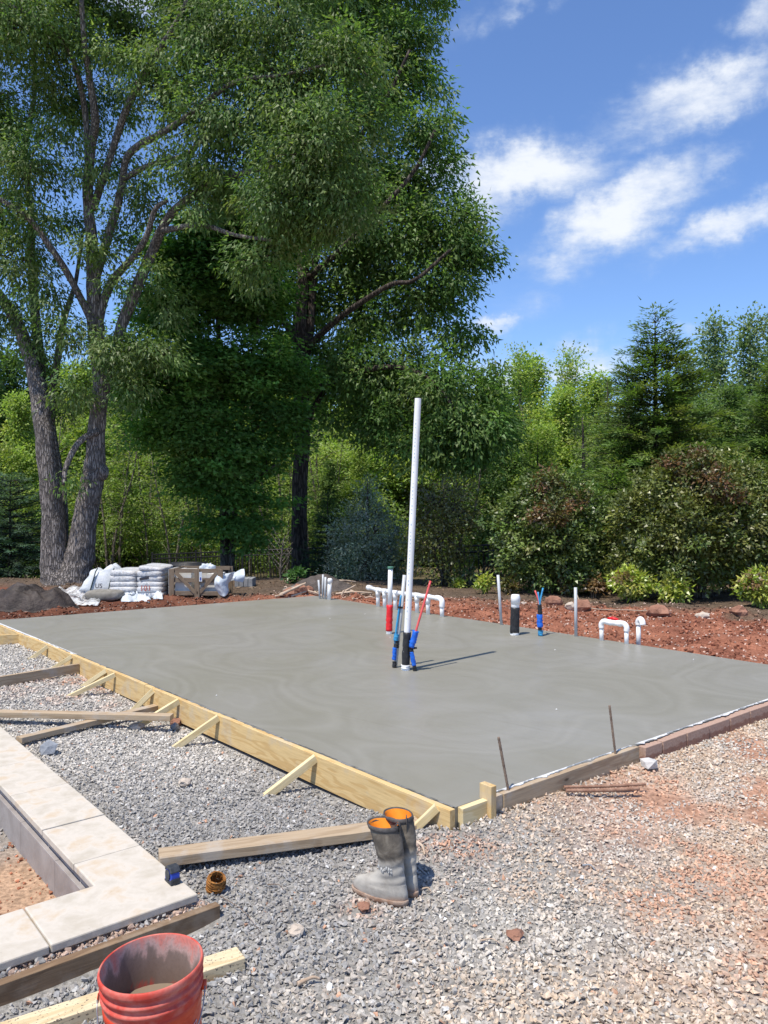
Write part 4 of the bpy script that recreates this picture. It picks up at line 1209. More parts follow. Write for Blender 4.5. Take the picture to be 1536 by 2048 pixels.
# ================================================================ PIPES IN THE SLAB
def pipes():
    # tall vent pipe
    b = G(811, 1339, ZS); t = A(836, 797, b.y + .05); d = (t - b)
    root = thing('vent_pipe', 'very tall leaning white plastic pipe with black sleeve at its foot', 'pipe', b)
    mb = MB(); mb.tube([b + d * .1, b + d * .35, b + d * .7, t], .0305, 20, False)
    mb.tube([t, t - d * .02], [.0305, .027], 20, False); vp = mb.build('pipe', 'white_pvc', root)
    mb = MB(); mb.disc(t - d * .012, .028, 20); mb.build('bore', 'black_plastic', vp)
    mb = MB(); sleeve(mb, b + d * .012, b + d * .137, .0385, 16, 3, .12); mb.build('black_sleeve', 'black_tape', root)
    mb = MB(); sleeve(mb, b - Vector((0, 0, .005)), b + d * .018, .041, 14, 5, .2); mb.build('foot_wrap', 'white_cloth_wrap', root)
    mb = MB(); rg = random.Random(4)
    side = Vector((-.35, -.94, 0)).normalized()
    for k in range(58):
        f = .16 + .80 * k / 58
        if rg.random() < .28: continue
        q = b + d * f + side * .0305
        mb.box(q, (.0045, .0012, .006 + .012 * rg.random()), None)
    mb.build('printed_code', 'blue_pex', vp)['kind'] = 'stuff'
    # red taped pipe with cap
    b = G(778, 1267, ZS); t = A(781, 1138, b.y)
    root = thing('capped_pipe', 'white pipe stub with red tape and green cap', 'pipe', b)
    d = t - b
    mb = MB(); mb.tube([b + d * .38, t], .0285, 18); mb.build('pipe', 'white_pvc', root)
    mb = MB(); sleeve(mb, b + d * .04, b + d * .44, .0385, 16, 8, .18); mb.build('red_wrap', 'red_tape', root)
    mb = MB(); sleeve(mb, b - Vector((0, 0, .004)), b + d * .06, .034, 12, 9, .2); mb.build('foot_wrap', 'white_cloth_wrap', root)
    mb = MB(); mb.lathe([(0, .03), (.034, .03), (.036, .024), (.036, .006), (.031, 0), (.029, -.004)], t, 20); mb.build('cap', 'green_cap', root)
    # left tubing bundle: grey conduit plus blue tube
    b = G(791, 1334, ZS); t = A(809, 1150, b.y + .05); d = t - b
    root = thing('tubing_bundle', 'grey conduit with a blue tube taped along it beside the tall pipe', 'tubing', b)
    mb = MB(); mb.tube([b, b + d * .5, t], .0175, 14); mb.build('conduit', 'grey_conduit', root)
    o2 = Vector((-.024, -.02, 0))
    mb = MB(); mb.tube([tuple(v) for v in spline([b + o2 + d * .25, b + d * .40 + o2 * 1.2, b + d * .6 + o2 * .9, b + d * .78 + o2 * .6], 5)], .010, 10); mb.build('blue_tube', 'blue_pex', root)
    mb = MB(); sleeve(mb, b + o2 * .8 + d * .08, b + o2 * 1.1 + d * .215, .020, 12, 2, .25); mb.build('blue_wrap', 'blue_tape', root)
    mb = MB(); sleeve(mb, b + o2 * 1.0 + d * .29, b + o2 * .9 + d * .36, .024, 12, 4, .25); mb.build('blue_wrap', 'blue_pex', root)
    for f0, f1, rr in ((.0, .06, .022), (.21, .285, .026), (.64, .66, .027)):
        mb = MB(); sleeve(mb, b + o2 * .5 + d * f0, b + o2 * .5 + d * f1, rr, 12, 6, .2); mb.build('black_band', 'black_plastic', root)
    # right tubing bundle: red tube
    b = G(829, 1341, ZS); k1 = A(823, 1300, b.y); k2 = A(832, 1262, b.y); t = A(861, 1162, b.y + .12)
    root = thing('tubing_bundle', 'red tube rising from blue and black tape beside the tall pipe', 'tubing', b)
    mb = MB(); mb.tube([tuple(v) for v in spline([k1, k2, k2.lerp(t, .5), t], 5)], .011, 12); mb.build('red_tube', 'red_pex', root)
    mb = MB(); sleeve(mb, b + Vector((-.004, 0, .045)), k1 - Vector((0, 0, .015)), .021, 12, 12, .3); mb.build('blue_wrap', 'blue_tape', root)
    mb = MB(); sleeve(mb, k1 + Vector((0, 0, .025)), k2 - Vector((0, 0, .0)), .029, 12, 14, .3); mb.build('blue_wrap', 'blue_tape', root)
    for p, q, rr in ((b + Vector((.004, 0, -.01)), b + Vector((-.004, 0, .05)), .018), (k1 - Vector((0, 0, .03)), k1 + Vector((0, 0, .012)), .019), (k1 + Vector((-.012, 0, .012)), k1 + Vector((.05, -.01, .022)), .010)):
        mb = MB(); sleeve(mb, p, q, rr, 10, 3, .3); mb.build('black_band', 'black_plastic', root)
    # white manifold of six stubs along the slab edge
    pts = [(756, 1212), (769.5, 1214.5), (790.5, 1218.5), (834, 1224.5), (856, 1228), (884, 1232.5)]
    feet = [G(x, y, ZS) for x, y in pts]
    root = thing('pipe_manifold', 'low white pipe manifold on six legs along the slab edge', 'pipe', feet[0])
    hz = ZS + .245
    tops = [Vector((p.x, p.y, hz)) for p in feet]; dirn = (tops[-1] - tops[0]).normalized()
    st = A(738, 1177, feet[0].y + .25); st.z = hz + .01
    mb = MB(); mb.tube([st, tops[0], tops[-1] - dirn * .06], .031, 16); mb.build('header_pipe', 'white_pvc', root)
    mb = MB(); mb.tube([st - dirn * .03, st + dirn * .05], .041, 16); mb.build('end_cap', 'white_pvc', root)
    for i, (f, tp) in enumerate(zip(feet, tops)):
        last = i == len(feet) - 1
        leg = MB(); leg.tube([f - Vector((0, 0, .03)), tp - Vector((0, 0, .07 if last else 0))], .030, 16); leg = leg.build('leg', 'white_pvc', root)
        mb = MB()
        if last:
            pts2 = spline([tp - dirn * .12, tp - dirn * .05 + Vector((0, 0, .0)), tp - Vector((0, 0, .035)) + dirn * .0, tp - Vector((0, 0, .12))], 5)
            mb.tube([tuple(v) for v in pts2], .038, 16); mb.build('elbow', 'white_pvc', leg)
        else:
            mb.tube([tp - dirn * .055, tp + dirn * .055], .038, 16); mb.tube([tp, tp - Vector((0, 0, .10))], .037, 16); mb.build('tee', 'white_pvc', leg)
    # single conduits at the far edge
    for bx, by, tx, ty, r, lab in ((1003, 1249, 996, 1150, .0185, 'lone grey conduit between the manifold and the black-sleeved pipe'), (1152, 1272, 1151, 1175, .0185, 'lone grey conduit near the yellow-green shrub beside the U-shaped pipe'),
                                   (640, 1197, 637, 1160, .016, 'shortest grey conduit at the far slab corner'), (645, 1197, 646, 1149, .016, 'tallest grey conduit at the far slab corner'), (650, 1198, 651, 1154, .018, 'blue-grey conduit next to the capped white stub'), (654, 1198, 657, 1166, .014, 'thin leaning conduit at the far slab corner')):
        b = G(bx, by, ZS); t = A(tx, ty, b.y); mb = MB(); mb.tube([b - Vector((0, 0, .03)), b.lerp(t, .5), t], r, 14)
        tag(mb.build('conduit', 'grey_conduit', loc=b), lab, 'conduit')
    b = G(658, 1199, ZS); t = A(660, 1160, b.y)
    root = thing('capped_stub', 'white capped pipe stub at the far slab corner beside the conduits', 'pipe', b)
    mb = MB(); mb.tube([b - Vector((0, 0, .03)), t], .032, 16); mb.build('pipe', 'white_pvc', root)
    mb = MB(); mb.lathe([(.033, -.05), (.042, -.05), (.042, .0), (.036, .02), (.02, .03), (0, .032)], t, 18); mb.build('cap', 'white_pvc', root)
    # black sleeved stub
    b = G(1029, 1269, ZS); t = A(1031, 1191, b.y)
    root = thing('drain_stub', 'thick short white pipe with black speckled sleeve', 'pipe', b)
    d = t - b
    mb = MB(); mb.tube([b + d * .55, t], .050, 22); mb.build('pipe', 'white_pvc', root)
    mb = MB(); mb.lathe([(.052, -.10), (.056, -.10), (.056, -.02), (.050, 0), (.046, .012), (0, .014)], t, 22); mb.build('cap', 'white_pvc', root)
    mb = MB(); sleeve(mb, b + d * .04, b + d * .70, .055, 18, 21, .10); mb.build('black_sleeve', 'black_tape', root)
    mb = MB(); sleeve(mb, b - Vector((0, 0, .005)), b + d * .07, .053, 14, 22, .15); mb.build('foot_wrap', 'white_cloth_wrap', root)
    # third bundle
    b = G(1081, 1271, ZS)
    root = thing('tubing_bundle', 'fan of red and blue tube ends in blue wrap near the lone conduit', 'tubing', b)
    k = b + Vector((-.01, 0, .36))
    for tx, ty, mat, nm in ((1070, 1181, 'red_pex', 'red_tube'), (1076, 1184, 'blue_pex', 'blue_tube'), (1086, 1176, 'blue_pex', 'blue_tube')):
        t = A(tx, ty, b.y + (.02 if tx == 1076 else .05)); mb = MB(); mb.tube([tuple(v) for v in spline([b + Vector((0, 0, .1)), k, t], 5)], .0105, 10); mb.build(nm, mat, root)
    mb = MB(); sleeve(mb, b + Vector((-.006, 0, .10)), b + Vector((-.012, 0, .25)), .034, 12, 31, .25); mb.build('blue_wrap', 'blue_tape', root)
    mb = MB(); sleeve(mb, b, b + Vector((0, 0, .06)), .030, 12, 33, .35); mb.build('blue_wrap', 'blue_pex', root)
    for z0, z1, rr in ((.05, .11, .022), (.24, .37, .025)):
        mb = MB(); sleeve(mb, b + Vector((-.004, 0, z0)), b + Vector((-.012, 0, z1)), rr, 12, 35, .2); mb.build('black_band', 'black_plastic', root)
    # U-shaped pipe
    f1 = G(1203, 1280, ZS); f2 = G(1253, 1287, ZS); hz = ZS + .215
    root = thing('looped_pipe', 'small white U-shaped pipe loop wrapped in film at the slab edge', 'pipe', f1)
    t1 = Vector((f1.x, f1.y, hz)); t2 = Vector((f2.x, f2.y, hz)); dn = (t2 - t1).normalized()
    for f, tp in ((f1, t1), (f2, t2)):
        mb = MB(); mb.tube([f - Vector((0, 0, .03)), tp - Vector((0, 0, .05))], .024, 16); mb.build('leg', 'white_pvc', root)
    for tp, s in ((t1, 1), (t2, -1)):
        mb = MB(); mb.tube([tuple(v) for v in spline([tp - Vector((0, 0, .08)), tp - Vector((0, 0, .03)), tp + dn * s * .03 + Vector((0, 0, .002)), tp + dn * s * .08 + Vector((0, 0, .004))], 5)], .031, 16); mb.build('elbow', 'white_pvc', root)
    mb = MB(); sleeve(mb, t1 + dn * .06, t2 - dn * .06, .033, 14, 44, .2); mb.build('film_wrap', 'white_cloth_wrap', root)
    q = t1.lerp(t2, .45) + Vector((0, 0, .04)); mb = MB(); mb.tube([q - dn * .06, q + Vector((0, 0, .012)), q + dn * .07], [.014, .018, .012], 8, True, .3); mb.build('red_valve', 'red_tape', root)
    # elbow vent
    b = G(1277, 1288, ZS - .02); tp = b + Vector((0, 0, .235))
    root = thing('elbow_pipe', 'white pipe stub ending in a downturned elbow', 'pipe', b)
    mb = MB(); mb.tube([b - Vector((0, 0, .05)), tp], .026, 16); mb.build('pipe', 'white_pvc', root)
    mb = MB(); mb.tube([tuple(v) for v in spline([tp - Vector((0, 0, .02)), tp + Vector((0, 0, .02)), tp + Vector((.012, -.03, .048)), tp + Vector((.018, -.07, .03)), tp + Vector((.02, -.085, -.01))], 6)], .034, 16); mb.build('elbow', 'white_pvc', root)
    # pale cable on the soil
    pts = [GG(1153, 1204), GG(1163, 1212), GG(1185, 1221), GG(1215, 1225), GG(1255, 1224), GG(1290, 1226), GG(1320, 1222)]
    pts[0].z += .10; pts = [p + Vector((0, 0, .03)) for p in pts]
    mb = MB(); mb.tube([tuple(v) for v in spline(pts, 5)], .008, 8); tag(mb.build('cable', 'pale_cable', loc=pts[2]), 'pale cable sagging along the soil below the yellow-green shrubs', 'cable')
pipes()

# ================================================================ MATERIALS STACKED BEHIND THE SLAB
def xf(heading, c): 
    ch, sh = math.cos(heading), math.sin(heading)
    return lambda p: Vector((c[0] + p[0] * ch - p[1] * sh, c[1] + p[0] * sh + p[1] * ch, c[2] + p[2]))
def storage():
    # brown tarp over a heap
    c = GG(40, 1222); c = Vector((c.x, c.y + .42, gzf(c.x, c.y + .55)))
    rows = []
    nu, nv = 90, 40
    for i in range(nv + 1):
        t = i / nv; row = []
        for j in range(nu + 1):
            a = 2 * math.pi * (j % nu) / nu
            rr = (1 - t ** 2.1)
            fold = .06 * math.sin(a * 9 + 2.5 * mnoise.noise(Vector((math.cos(a) * 2, math.sin(a) * 2, t * 3)))) * t ** 1.2 * (1 - t * .3)
            x = .70 * math.cos(a) * (t ** .75 + fold); y = .45 * math.sin(a) * (t ** .75 + fold)
            z = .34 * rr * (1 + .42 * mnoise.noise(Vector((x * 2.2, y * 2.2, 1.0)))) + .035 * mnoise.noise(Vector((x * 6, y * 6, 0))) * (1 - t) + .012 * mnoise.noise(Vector((x * 14, y * 14, 3)))
            z += (.075 * (1 - abs(mnoise.noise(Vector((x * 2.6 + y, y * 5, 7)))) * 2.2) + .05 * (1 - abs(mnoise.noise(Vector((x * 6 - y * 3, y * 7, 4)))) * 2.4)) * (1 - t ** 6) * .8 - .05
            wx, wy = c.x + x, c.y + y
            row.append(Vector((wx, wy, c.z + max(z, .0) + (gzf(wx, wy) - c.z) * t + .012)))
        rows.append(row)
    mb = MB(); mb.grid(rows); tag(mb.build('tarp', 'brown_tarp', loc=c), 'dark brown tarp draped over a low heap near the big oak', 'tarp')
    # clear film and grey sack
    mb = MB(); rows = []
    for i in range(13):
        row = []
        for j in range(22):
            u, v = j / 21, i / 12
            p = GG(113 + 82 * u + 6 * math.sin(v * 5), 1214 - 24 * v - 6 * u * v)
            p.z += .02 + .13 * v * (.6 + .8 * mnoise.noise(Vector((u * 5, v * 4, 0)))) + .05 * abs(mnoise.noise(Vector((u * 11, v * 9, 2))))
            row.append(p)
        rows.append(row)
    mb.grid(rows); tag(mb.build('plastic_film', 'clear_film', loc=rows[0][10], solid=.003), 'crumpled clear plastic film between the tarp and the bags', 'plastic')
    p = GG(200, 1204); mb = MB(); mb.grid(pillow((p.x, p.y + .22, p.z + .085), (.62, .40, .19), .6, 3, .07)); tag(mb.build('cement_sack', 'sack_grey', loc=p), 'dull grey sack lying flat under the bulk bag', 'sack')
    # white bulk bag with straps
    c = GG(186, 1199); c = Vector((c.x, c.y + .45, gzf(c.x, c.y + .45) + .10))
    root = thing('bulk_bag', 'slumped white woven bulk bag with dark lifting straps', 'bag', c)
    def dfm(p):
        k = (p.z + .24) / .48
        q = Vector((p.x * (1.12 - .42 * k) + .13 * k, p.y * (1 - .35 * k), p.z))
        if k > .6: q.z += .06 * math.sin(p.x * 13 + .5) * (k - .6) / .4
        return q
    rows = pillow(c + Vector((0, 0, .15)), (.72, .62, .46), .45, 6, .10, 40, 22, dfm, None, 2.6)
    mb = MB(); mb.grid(rows); bagb = mb.build('bag_body', 'woven_white', root)
    for x0, x1 in ((-.12, -.02), (.20, .27)):
        pts = []
        for k in range(9):
            t = k / 8; z = -.06 + .44 * t
            kk = min(1, (z + .09) / .48)
            y = -.30 * (1 - .30 * kk) - .022
            if t > .9: y += .05
            pts.append(c + Vector((x0 + (x1 - x0) * t, y, z)))
        mb = MB(); mb.tube([tuple(v) for v in spline(pts, 3)], .020, 8, True, 0, .3); mb.build('strap', 'strap_dark', root)
    Mx = Matrix.Translation(Vector((.055, -.335, .085))) @ Matrix.Rotation(R(78), 4, 'X')
    text_mesh('bag_lettering', 'US', .11, 'ink_black', bagb, Mx)
    # stack of cement bags: every bag is its own thing
    base = GG(272, 1199); base = Vector((base.x, base.y, gzf(base.x, base.y)))
    proto = {}
    rg = random.Random(12); first = {}
    for lay in range(6):
        for ix in range(2):
            for iy in range(2):
                if lay == 5 and not (ix == 1): continue
                key = (lay + ix * 2 + iy) % 3
                if key not in first:
                    mb = MB(); mb.grid(pillow((0, 0, .052), (.49, .40, .118), .42, key + 2, .05, 26, 12, None, None, 3.5))
                    first[key] = mb.build('cement_bag', 'bag_white', loc=(0, 0, 0)); o = first[key]
                else:
                    o = first[key].copy(); COL.objects.link(o)
                o.location = (base.x - .235 + ix * .47 + rg.uniform(-.012, .012), base.y + .22 + iy * .40 + rg.uniform(-.01, .01) - (.02 if lay < 2 else 0), base.z + .03 + lay * .092)
                o.rotation_euler = (rg.uniform(-.02, .02), rg.uniform(-.03, .03), rg.uniform(-.04, .04))
                if lay == 5: o.scale = (.92, 1, .75); o.rotation_euler[1] = .08
                tag(o, 'white cement bag in the plastic-wrapped stack beside the crate', 'bag', 'cement bags stacked behind the slab')
                if iy == 0 and ix == 1 and lay == 1:
                    text_mesh('bag_print', '101', .13, 'ink_red', o, Matrix.Translation(Vector((-.06, -.215, .075))) @ Matrix.Rotation(R(82), 4, 'X'))
                if iy == 0 and ix == 1 and lay == 3:
                    mb = MB(); mb.box((-.09, -.206, .062), (.16, .004, .045), Matrix.Rotation(R(-10), 3, 'Y')); q = mb.build('bag_print', 'ink_black'); q.parent = o
    # torn film hanging off the stack and at its foot
    for x0, x1, y0, y1, hgt, lab in ((242, 302, 1205, 1190, .16, 'torn white plastic crumpled at the foot of the cement bags'), (303, 326, 1200, 1192, .10, 'small scrap of dirty white plastic by the cement bags')):
        mb = MB(); rows = []
        for i in range(11):
            row = []
            for j in range(20):
                u, v = j / 19, i / 10
                p = GG(x0 + (x1 - x0) * u, y0 + (y1 - y0) * v)
                p.z += .015 + hgt * math.sin(v * 2.2) * (.55 + .9 * abs(mnoise.noise(Vector((u * 7, v * 3, x0))))) * math.sin(u * math.pi) ** .5
                row.append(p)
            rows.append(row)
        mb.grid(rows); tag(mb.build('plastic_scrap', 'plastic_white', loc=rows[0][8], solid=.004), lab, 'plastic')
    # grey paver cubes
    def stack(px, py, w, d, h, nx, nz, lab, yo=.1):
        p = GG(px, py); p = Vector((p.x, p.y + yo, gzf(p.x, p.y + yo)))
        root = thing('paver_stack', lab, 'pavers', p)
        for a in range(nx):
            for k in range(nz):
                mb = MB(); mb.box(p + Vector(((a - (nx - 1) / 2) * w / nx, d / 2, (k + .5) * h / nz)), (w / nx - .008, d, h / nz - .006)); mb.build('paver', 'paver_grey', root, bevel=.006)
    stack(335, 1197, .26, .5, .44, 2, 3, 'stacked grey pavers between the cement bags and the crate', .5)
    stack(478, 1182, .34, .4, .16, 4, 1, 'low row of grey pavers on bearers beside the white sheeting', .45)
    p = GG(478, 1186)
    for s in (-1, 1):
        mb = MB(); mb.box((p.x + .12 * s, p.y + .62, p.z + .012), (.07, .3, .06)); tag(mb.build('bearer', 'crate_timber', loc=p), 'short timber bearer under the low row of pavers', 'timber', 'bearers under the pavers')
    # timber crate: corner posts, rails, diagonals, cartons within
    c = GG(392, 1195); W, D, Hh = .84, .62, .46
    c = Vector((c.x, c.y, c.z))
    root = thing('crate', 'open brown timber crate with crossed diagonals holding pale cartons', 'crate', c)
    T = xf(R(-4), c); zb = .02
    def bar(p, q, w, t, up=(0, -1, 0), nm='slat'): board(nm, T(p), T(q), w, t, 'crate_timber', up=up, parent=root, seed=hash((p, q)) % 97)
    xs = (-W / 2, 0.02, W / 2)
    for x in xs: bar((x, -.010, zb - .05), (x, -.010, zb + Hh), .085, .022, nm='post')
    for x in (-W / 2, W / 2): bar((x, D, zb - .02), (x, D, zb + Hh), .085, .022, nm='post')
    for z in (.05, .27, Hh - .03): bar((-W / 2, .014, zb + z), (W / 2, .014, zb + z), .07, .02, nm='rail')
    for z in (.05, Hh - .03): bar((-W / 2, D - .03, zb + z), (W / 2, D - .03, zb + z), .07, .02, nm='rail')
    for z in (.05, .27, Hh - .03): bar((-W / 2 - .012, 0, zb + z), (-W / 2 - .012, D, zb + z), .06, .02, (-1, 0, 0), 'rail')
    bar((-W / 2 + .06, .0, zb + Hh - .05), (-.02, .0, zb + .06), .06, .016, nm='diagonal'); bar((W / 2 - .06, .0, zb + Hh - .05), (.06, .0, zb + .06), .06, .016, nm='diagonal')
    bar((-W / 2 - .024, .06, zb + .06), (-W / 2 - .024, D - .06, zb + Hh - .05), .06, .014, (-1, 0, 0), 'diagonal')
    for x in np.linspace(-W / 2 + .04, W / 2 - .04, 5): bar((float(x), .03, zb + .02), (float(x), D - .05, zb + .02), .08, .018, (0, 0, 1), 'floor_slat')
    mb = MB(); M3 = Matrix.Rotation(R(-4), 3, 'Z'); mb.box(T((.09, -.035, zb + .335)), (.05, .004, .16), M3); stag = mb.build('shipping_tag', 'plastic_white', root)
    mb = MB(); mb.box(T((.09, -.040, zb + .30)), (.02, .002, .05), M3); mb.build('tag_print', 'blue_case', stag)
    for i, (x, w, h) in enumerate(((-.25, .28, .40), (.06, .2, .36), (.27, .22, .34))):
        mb = MB(); mb.box(T((x, .27, zb + .035 + h / 2)), (w, .36, h), M3); tag(mb.build('carton', 'carton', loc=T((x, .27, zb + .03)), bevel=.005), ['wide pale carton in the crate', 'pale carton in the middle of the crate', 'lowest pale carton in the crate'][i], 'carton')
    # pallet with coiled black hose behind the crate
    y = c.y + 1.05; p = A(376, 1146, y)
    root = thing('pallet', 'timber pallet top standing behind the crate', 'pallet', (p.x, p.y, gzf(p.x, y)))
    gzp = gzf(p.x, y)
    for k in range(5): board('deck_board', (p.x - .52, y - .3 + k * .16, p.z), (p.x + .5, y - .3 + k * .16, p.z), .1, .02, 'crate_timber', parent=root, seed=k)
    for k in (-.45, 0, .43): board('leg', (p.x + k, y, gzp), (p.x + k, y, p.z - .022), .09, .5, 'crate_timber', up=(0, 1, 0), parent=root, seed=k)
    mb = MB(); pts = []
    for k in range(9 * 28 + 1):
        a = 2 * math.pi * k / 28; t = k / 28
        rr = .44 - .02 * (t % 3) - .012 * t; pts.append((p.x + rr * math.cos(a), y + .62 * rr * math.sin(a), p.z + .025 + .018 * t))
    mb.tube(pts, .020, 8); tag(mb.build('hose_coil', 'black_plastic', loc=(p.x, y, p.z)), 'coil of black hose lying on the pallet behind the crate', 'hose')
    # white sheeting: a tuft on the crate, a hanging lobe and a flap over the pavers
    def sheet(rows, lab, mat='plastic_white', wr=.03, nu=8, nv=7):
        R1 = [spline([tuple(A(x, y_, d)) for x, y_, d in r_], nu) for r_ in rows]
        Cn = [spline([r_[j] for r_ in R1], nv) for j in range(len(R1[0]))]
        grid_ = []
        for i in range(len(Cn[0])):
            row = []
            for j in range(len(Cn)):
                q = Vector(Cn[j][i]); k = Vector((q.x * 6, q.y * 6, q.z * 6))
                row.append(q + Vector((mnoise.noise(k) * wr, (mnoise.noise(k * 1.3 + Vector((3, 1, 2))) + .6 * math.sin(q.x * 30 + q.z * 12)) * wr * 1.4, mnoise.noise(k * 1.1 + Vector((8, 8, 1))) * wr * .7)))
            grid_.append(row)
        mb = MB(); mb.grid(grid_); b0 = min((q for r_ in grid_ for q in r_), key=lambda q: q.z)
        return tag(mb.build('plastic_sheet', mat, loc=b0, solid=.004), lab, 'plastic sheet')
    d0 = c.y
    sheet([[(430, 1147, d0 + .05), (442, 1148, d0 + .0), (458, 1147, d0 + .1), (470, 1143, d0 + .3)], [(429, 1162, d0 - .06), (440, 1164, d0 - .10), (452, 1163, d0 - .03), (463, 1160, d0 + .2)],
           [(430, 1177, d0 - .06), (440, 1180, d0 - .10), (451, 1178, d0 - .04), (458, 1170, d0 + .1)], [(438, 1190, d0 - .05), (445, 1193, d0 - .10), (452, 1191, d0 - .05), (457, 1180, d0 + .05)]], 'white plastic sheet hanging down the side of the crate')
    sheet([[(452, 1148, d0 + .35), (466, 1144, d0 + .45), (478, 1139, d0 + .5), (489, 1137, d0 + .55)], [(452, 1158, d0 + .25), (466, 1154, d0 + .3), (478, 1153, d0 + .35), (488, 1152, d0 + .4)], [(455, 1164, d0 + .22), (467, 1161, d0 + .25), (478, 1162, d0 + .3), (486, 1165, d0 + .36)]], 'white plastic flap draped over the low row of pavers')
    p = A(415, 1140, c.y + .25); mb = MB(); mb.grid(pillow(p, (.24, .2, .22), .8, 5, .45, 26, 14, None, None, 2.2)); mb2 = pillow(p + Vector((.10, .02, -.06)), (.2, .18, .12), .8, 9, .4, 22, 10); mb.grid(mb2)
    tag(mb.build('crumpled_wrap', 'plastic_white', loc=p - Vector((0, 0, .1))), 'crumpled white wrap bunched on top of the crate', 'plastic')
    # heap of soil, roots and sticks at the far corner
    p = GG(645, 1186); cy = p.y + .6
    rows = []
    for i in range(15):
        row = []
        for j in range(36):
            t = i / 14; a = 2 * math.pi * (j % 35) / 35
            x = p.x - .05 + .62 * t * math.cos(a); yy = cy + .45 * t * math.sin(a)
            z = .24 * (1 - t ** 1.6) * (1 + .3 * mnoise.noise(Vector((x * 3, yy * 3, 0)))) + .03 * mnoise.noise(Vector((x * 9, yy * 9, 0)))
            row.append(Vector((x, yy, gzf(x, yy) + max(z, 0) - .02 * t)))
        rows.append(row)
    mb = MB(); mb.grid(rows); tag(mb.build('soil_heap', 'mound_soil', loc=(p.x, cy, p.z)), 'dark soil heap behind the conduits at the far slab corner', 'soil heap')
    st = [((560, 1193), (612, 1166), .028, .0), ((566, 1188), (606, 1180), .02, .1), ((575, 1183), (604, 1171), .03, .08), ((583, 1196), (612, 1183), .018, .05), ((588, 1186), (640, 1188), .02, .05), ((615, 1181), (640, 1190), .022, .1), ((620, 1188), (642, 1192), .018, .06),
          ((662, 1167), (712, 1189), .022, .15), ((665, 1170), (690, 1186), .016, .12), ((690, 1186), (712, 1170), .018, .1), ((672, 1191), (744, 1186), .02, .05), ((700, 1184), (735, 1189), .017, .05), ((690, 1188), (730, 1192), .02, .03), ((683, 1195), (690, 1180), .014, .05), ((705, 1197), (722, 1196), .014, .02),
          ((550, 1196), (566, 1190), .016, .02), ((569, 1178), (575, 1183), .016, .06), ((640, 1194), (664, 1196), .02, .02), ((676, 1168), (700, 1183), .012, .14), ((730, 1199), (752, 1199), .012, .02)]
    for i, (a, b, r, h) in enumerate(st):
        q0 = GG(*a); q1 = GG(*b); q1 = A(b[0], b[1], q0.y + .1 * math.sin(i)); q0.z += .03; q1.z = max(q1.z, gzf(q1.x, q1.y) + .02)
        m = q0.lerp(q1, .5) + Vector((.0, .0, .03 * math.sin(i * 2.1)))
        mb = MB(); mb.tube([tuple(v) for v in spline([q0, m, q1], 5)], [r * (1.1 - .05 * k) for k in range(11)], 7, True, .35, seed=i)
        tag(mb.build('stick', 'stick', loc=q0), 'bare tan stick in the brush heap at the far slab corner', 'stick', 'sticks and roots in the brush heap')
    for px, py, s, lab in ((600, 1187, .28, 'red clay lump among the sticks by the far slab edge'), (617, 1186, .20, 'upright brown clod beside the brush heap sticks'), (580, 1193, .26, 'dark red clod at the end of the brush heap')):
        q = GG(px, py); mb = rock_mb((q.x, q.y, q.z + s * .22), (s, s * .8, s * .75), px, 2, .4); tag(mb.build('clay_lump', 'clay_rock', loc=q), lab, 'clay lump')
    p = GG(590, 1183); mb = MB(); rows = []
    for i in range(7):
        rows.append([A(566 + 40 * u / 9, 1184 - 12 * u / 9 - 5 * math.sin(i / 6 * 3) , p.y + .05 * i) + Vector((0, 0, .015 * mnoise.noise(Vector((u, i, 0))))) for u in range(10)])
    mb.grid(rows); tag(mb.build('bark_slab', 'sack_grey', loc=p, solid=.02), 'long grey slab of bark resting on the brush heap', 'bark')
storage()

# ================================================================ VEGETATION
def unit(v): return v / np.maximum(np.linalg.norm(v, axis=-1, keepdims=True), 1e-9)
class Leaves:
    def __init__(s): s.V = []; s.C = []
    def add(s, P, D, N, L, W, C, fold=.12):
        D = unit(D); S = unit(np.cross(D, N)); N2 = np.cross(S, D)
        L = np.asarray(L)[:, None]; W = np.asarray(W)[:, None]
        m = P + D * L * .28
        s.V.append(np.stack([m - S * W * .5 - D * L * .1, m + S * W * .5 - D * L * .1 + N2 * W * fold, P + D * L - N2 * L * .1], 1).reshape(-1, 3)); s.C.append(np.repeat(C, 3, 0))
    def n(s): return sum(len(v) for v in s.V) // 3
    def build(s, name, mat, parent):
        V = np.concatenate(s.V); C = np.concatenate(s.C)
        return npmesh(name, V, np.arange(len(V)).reshape(-1, 3), mat, parent, col=C)
def pal_pick(pal, n, rng, var=.18):
    pal = np.array(pal); k = rng.integers(0, len(pal), n)
    return pal[k] * rng.uniform(1 - var, 1 + var, n)[:, None] * (1 + rng.normal(0, .05, (n, 3)))
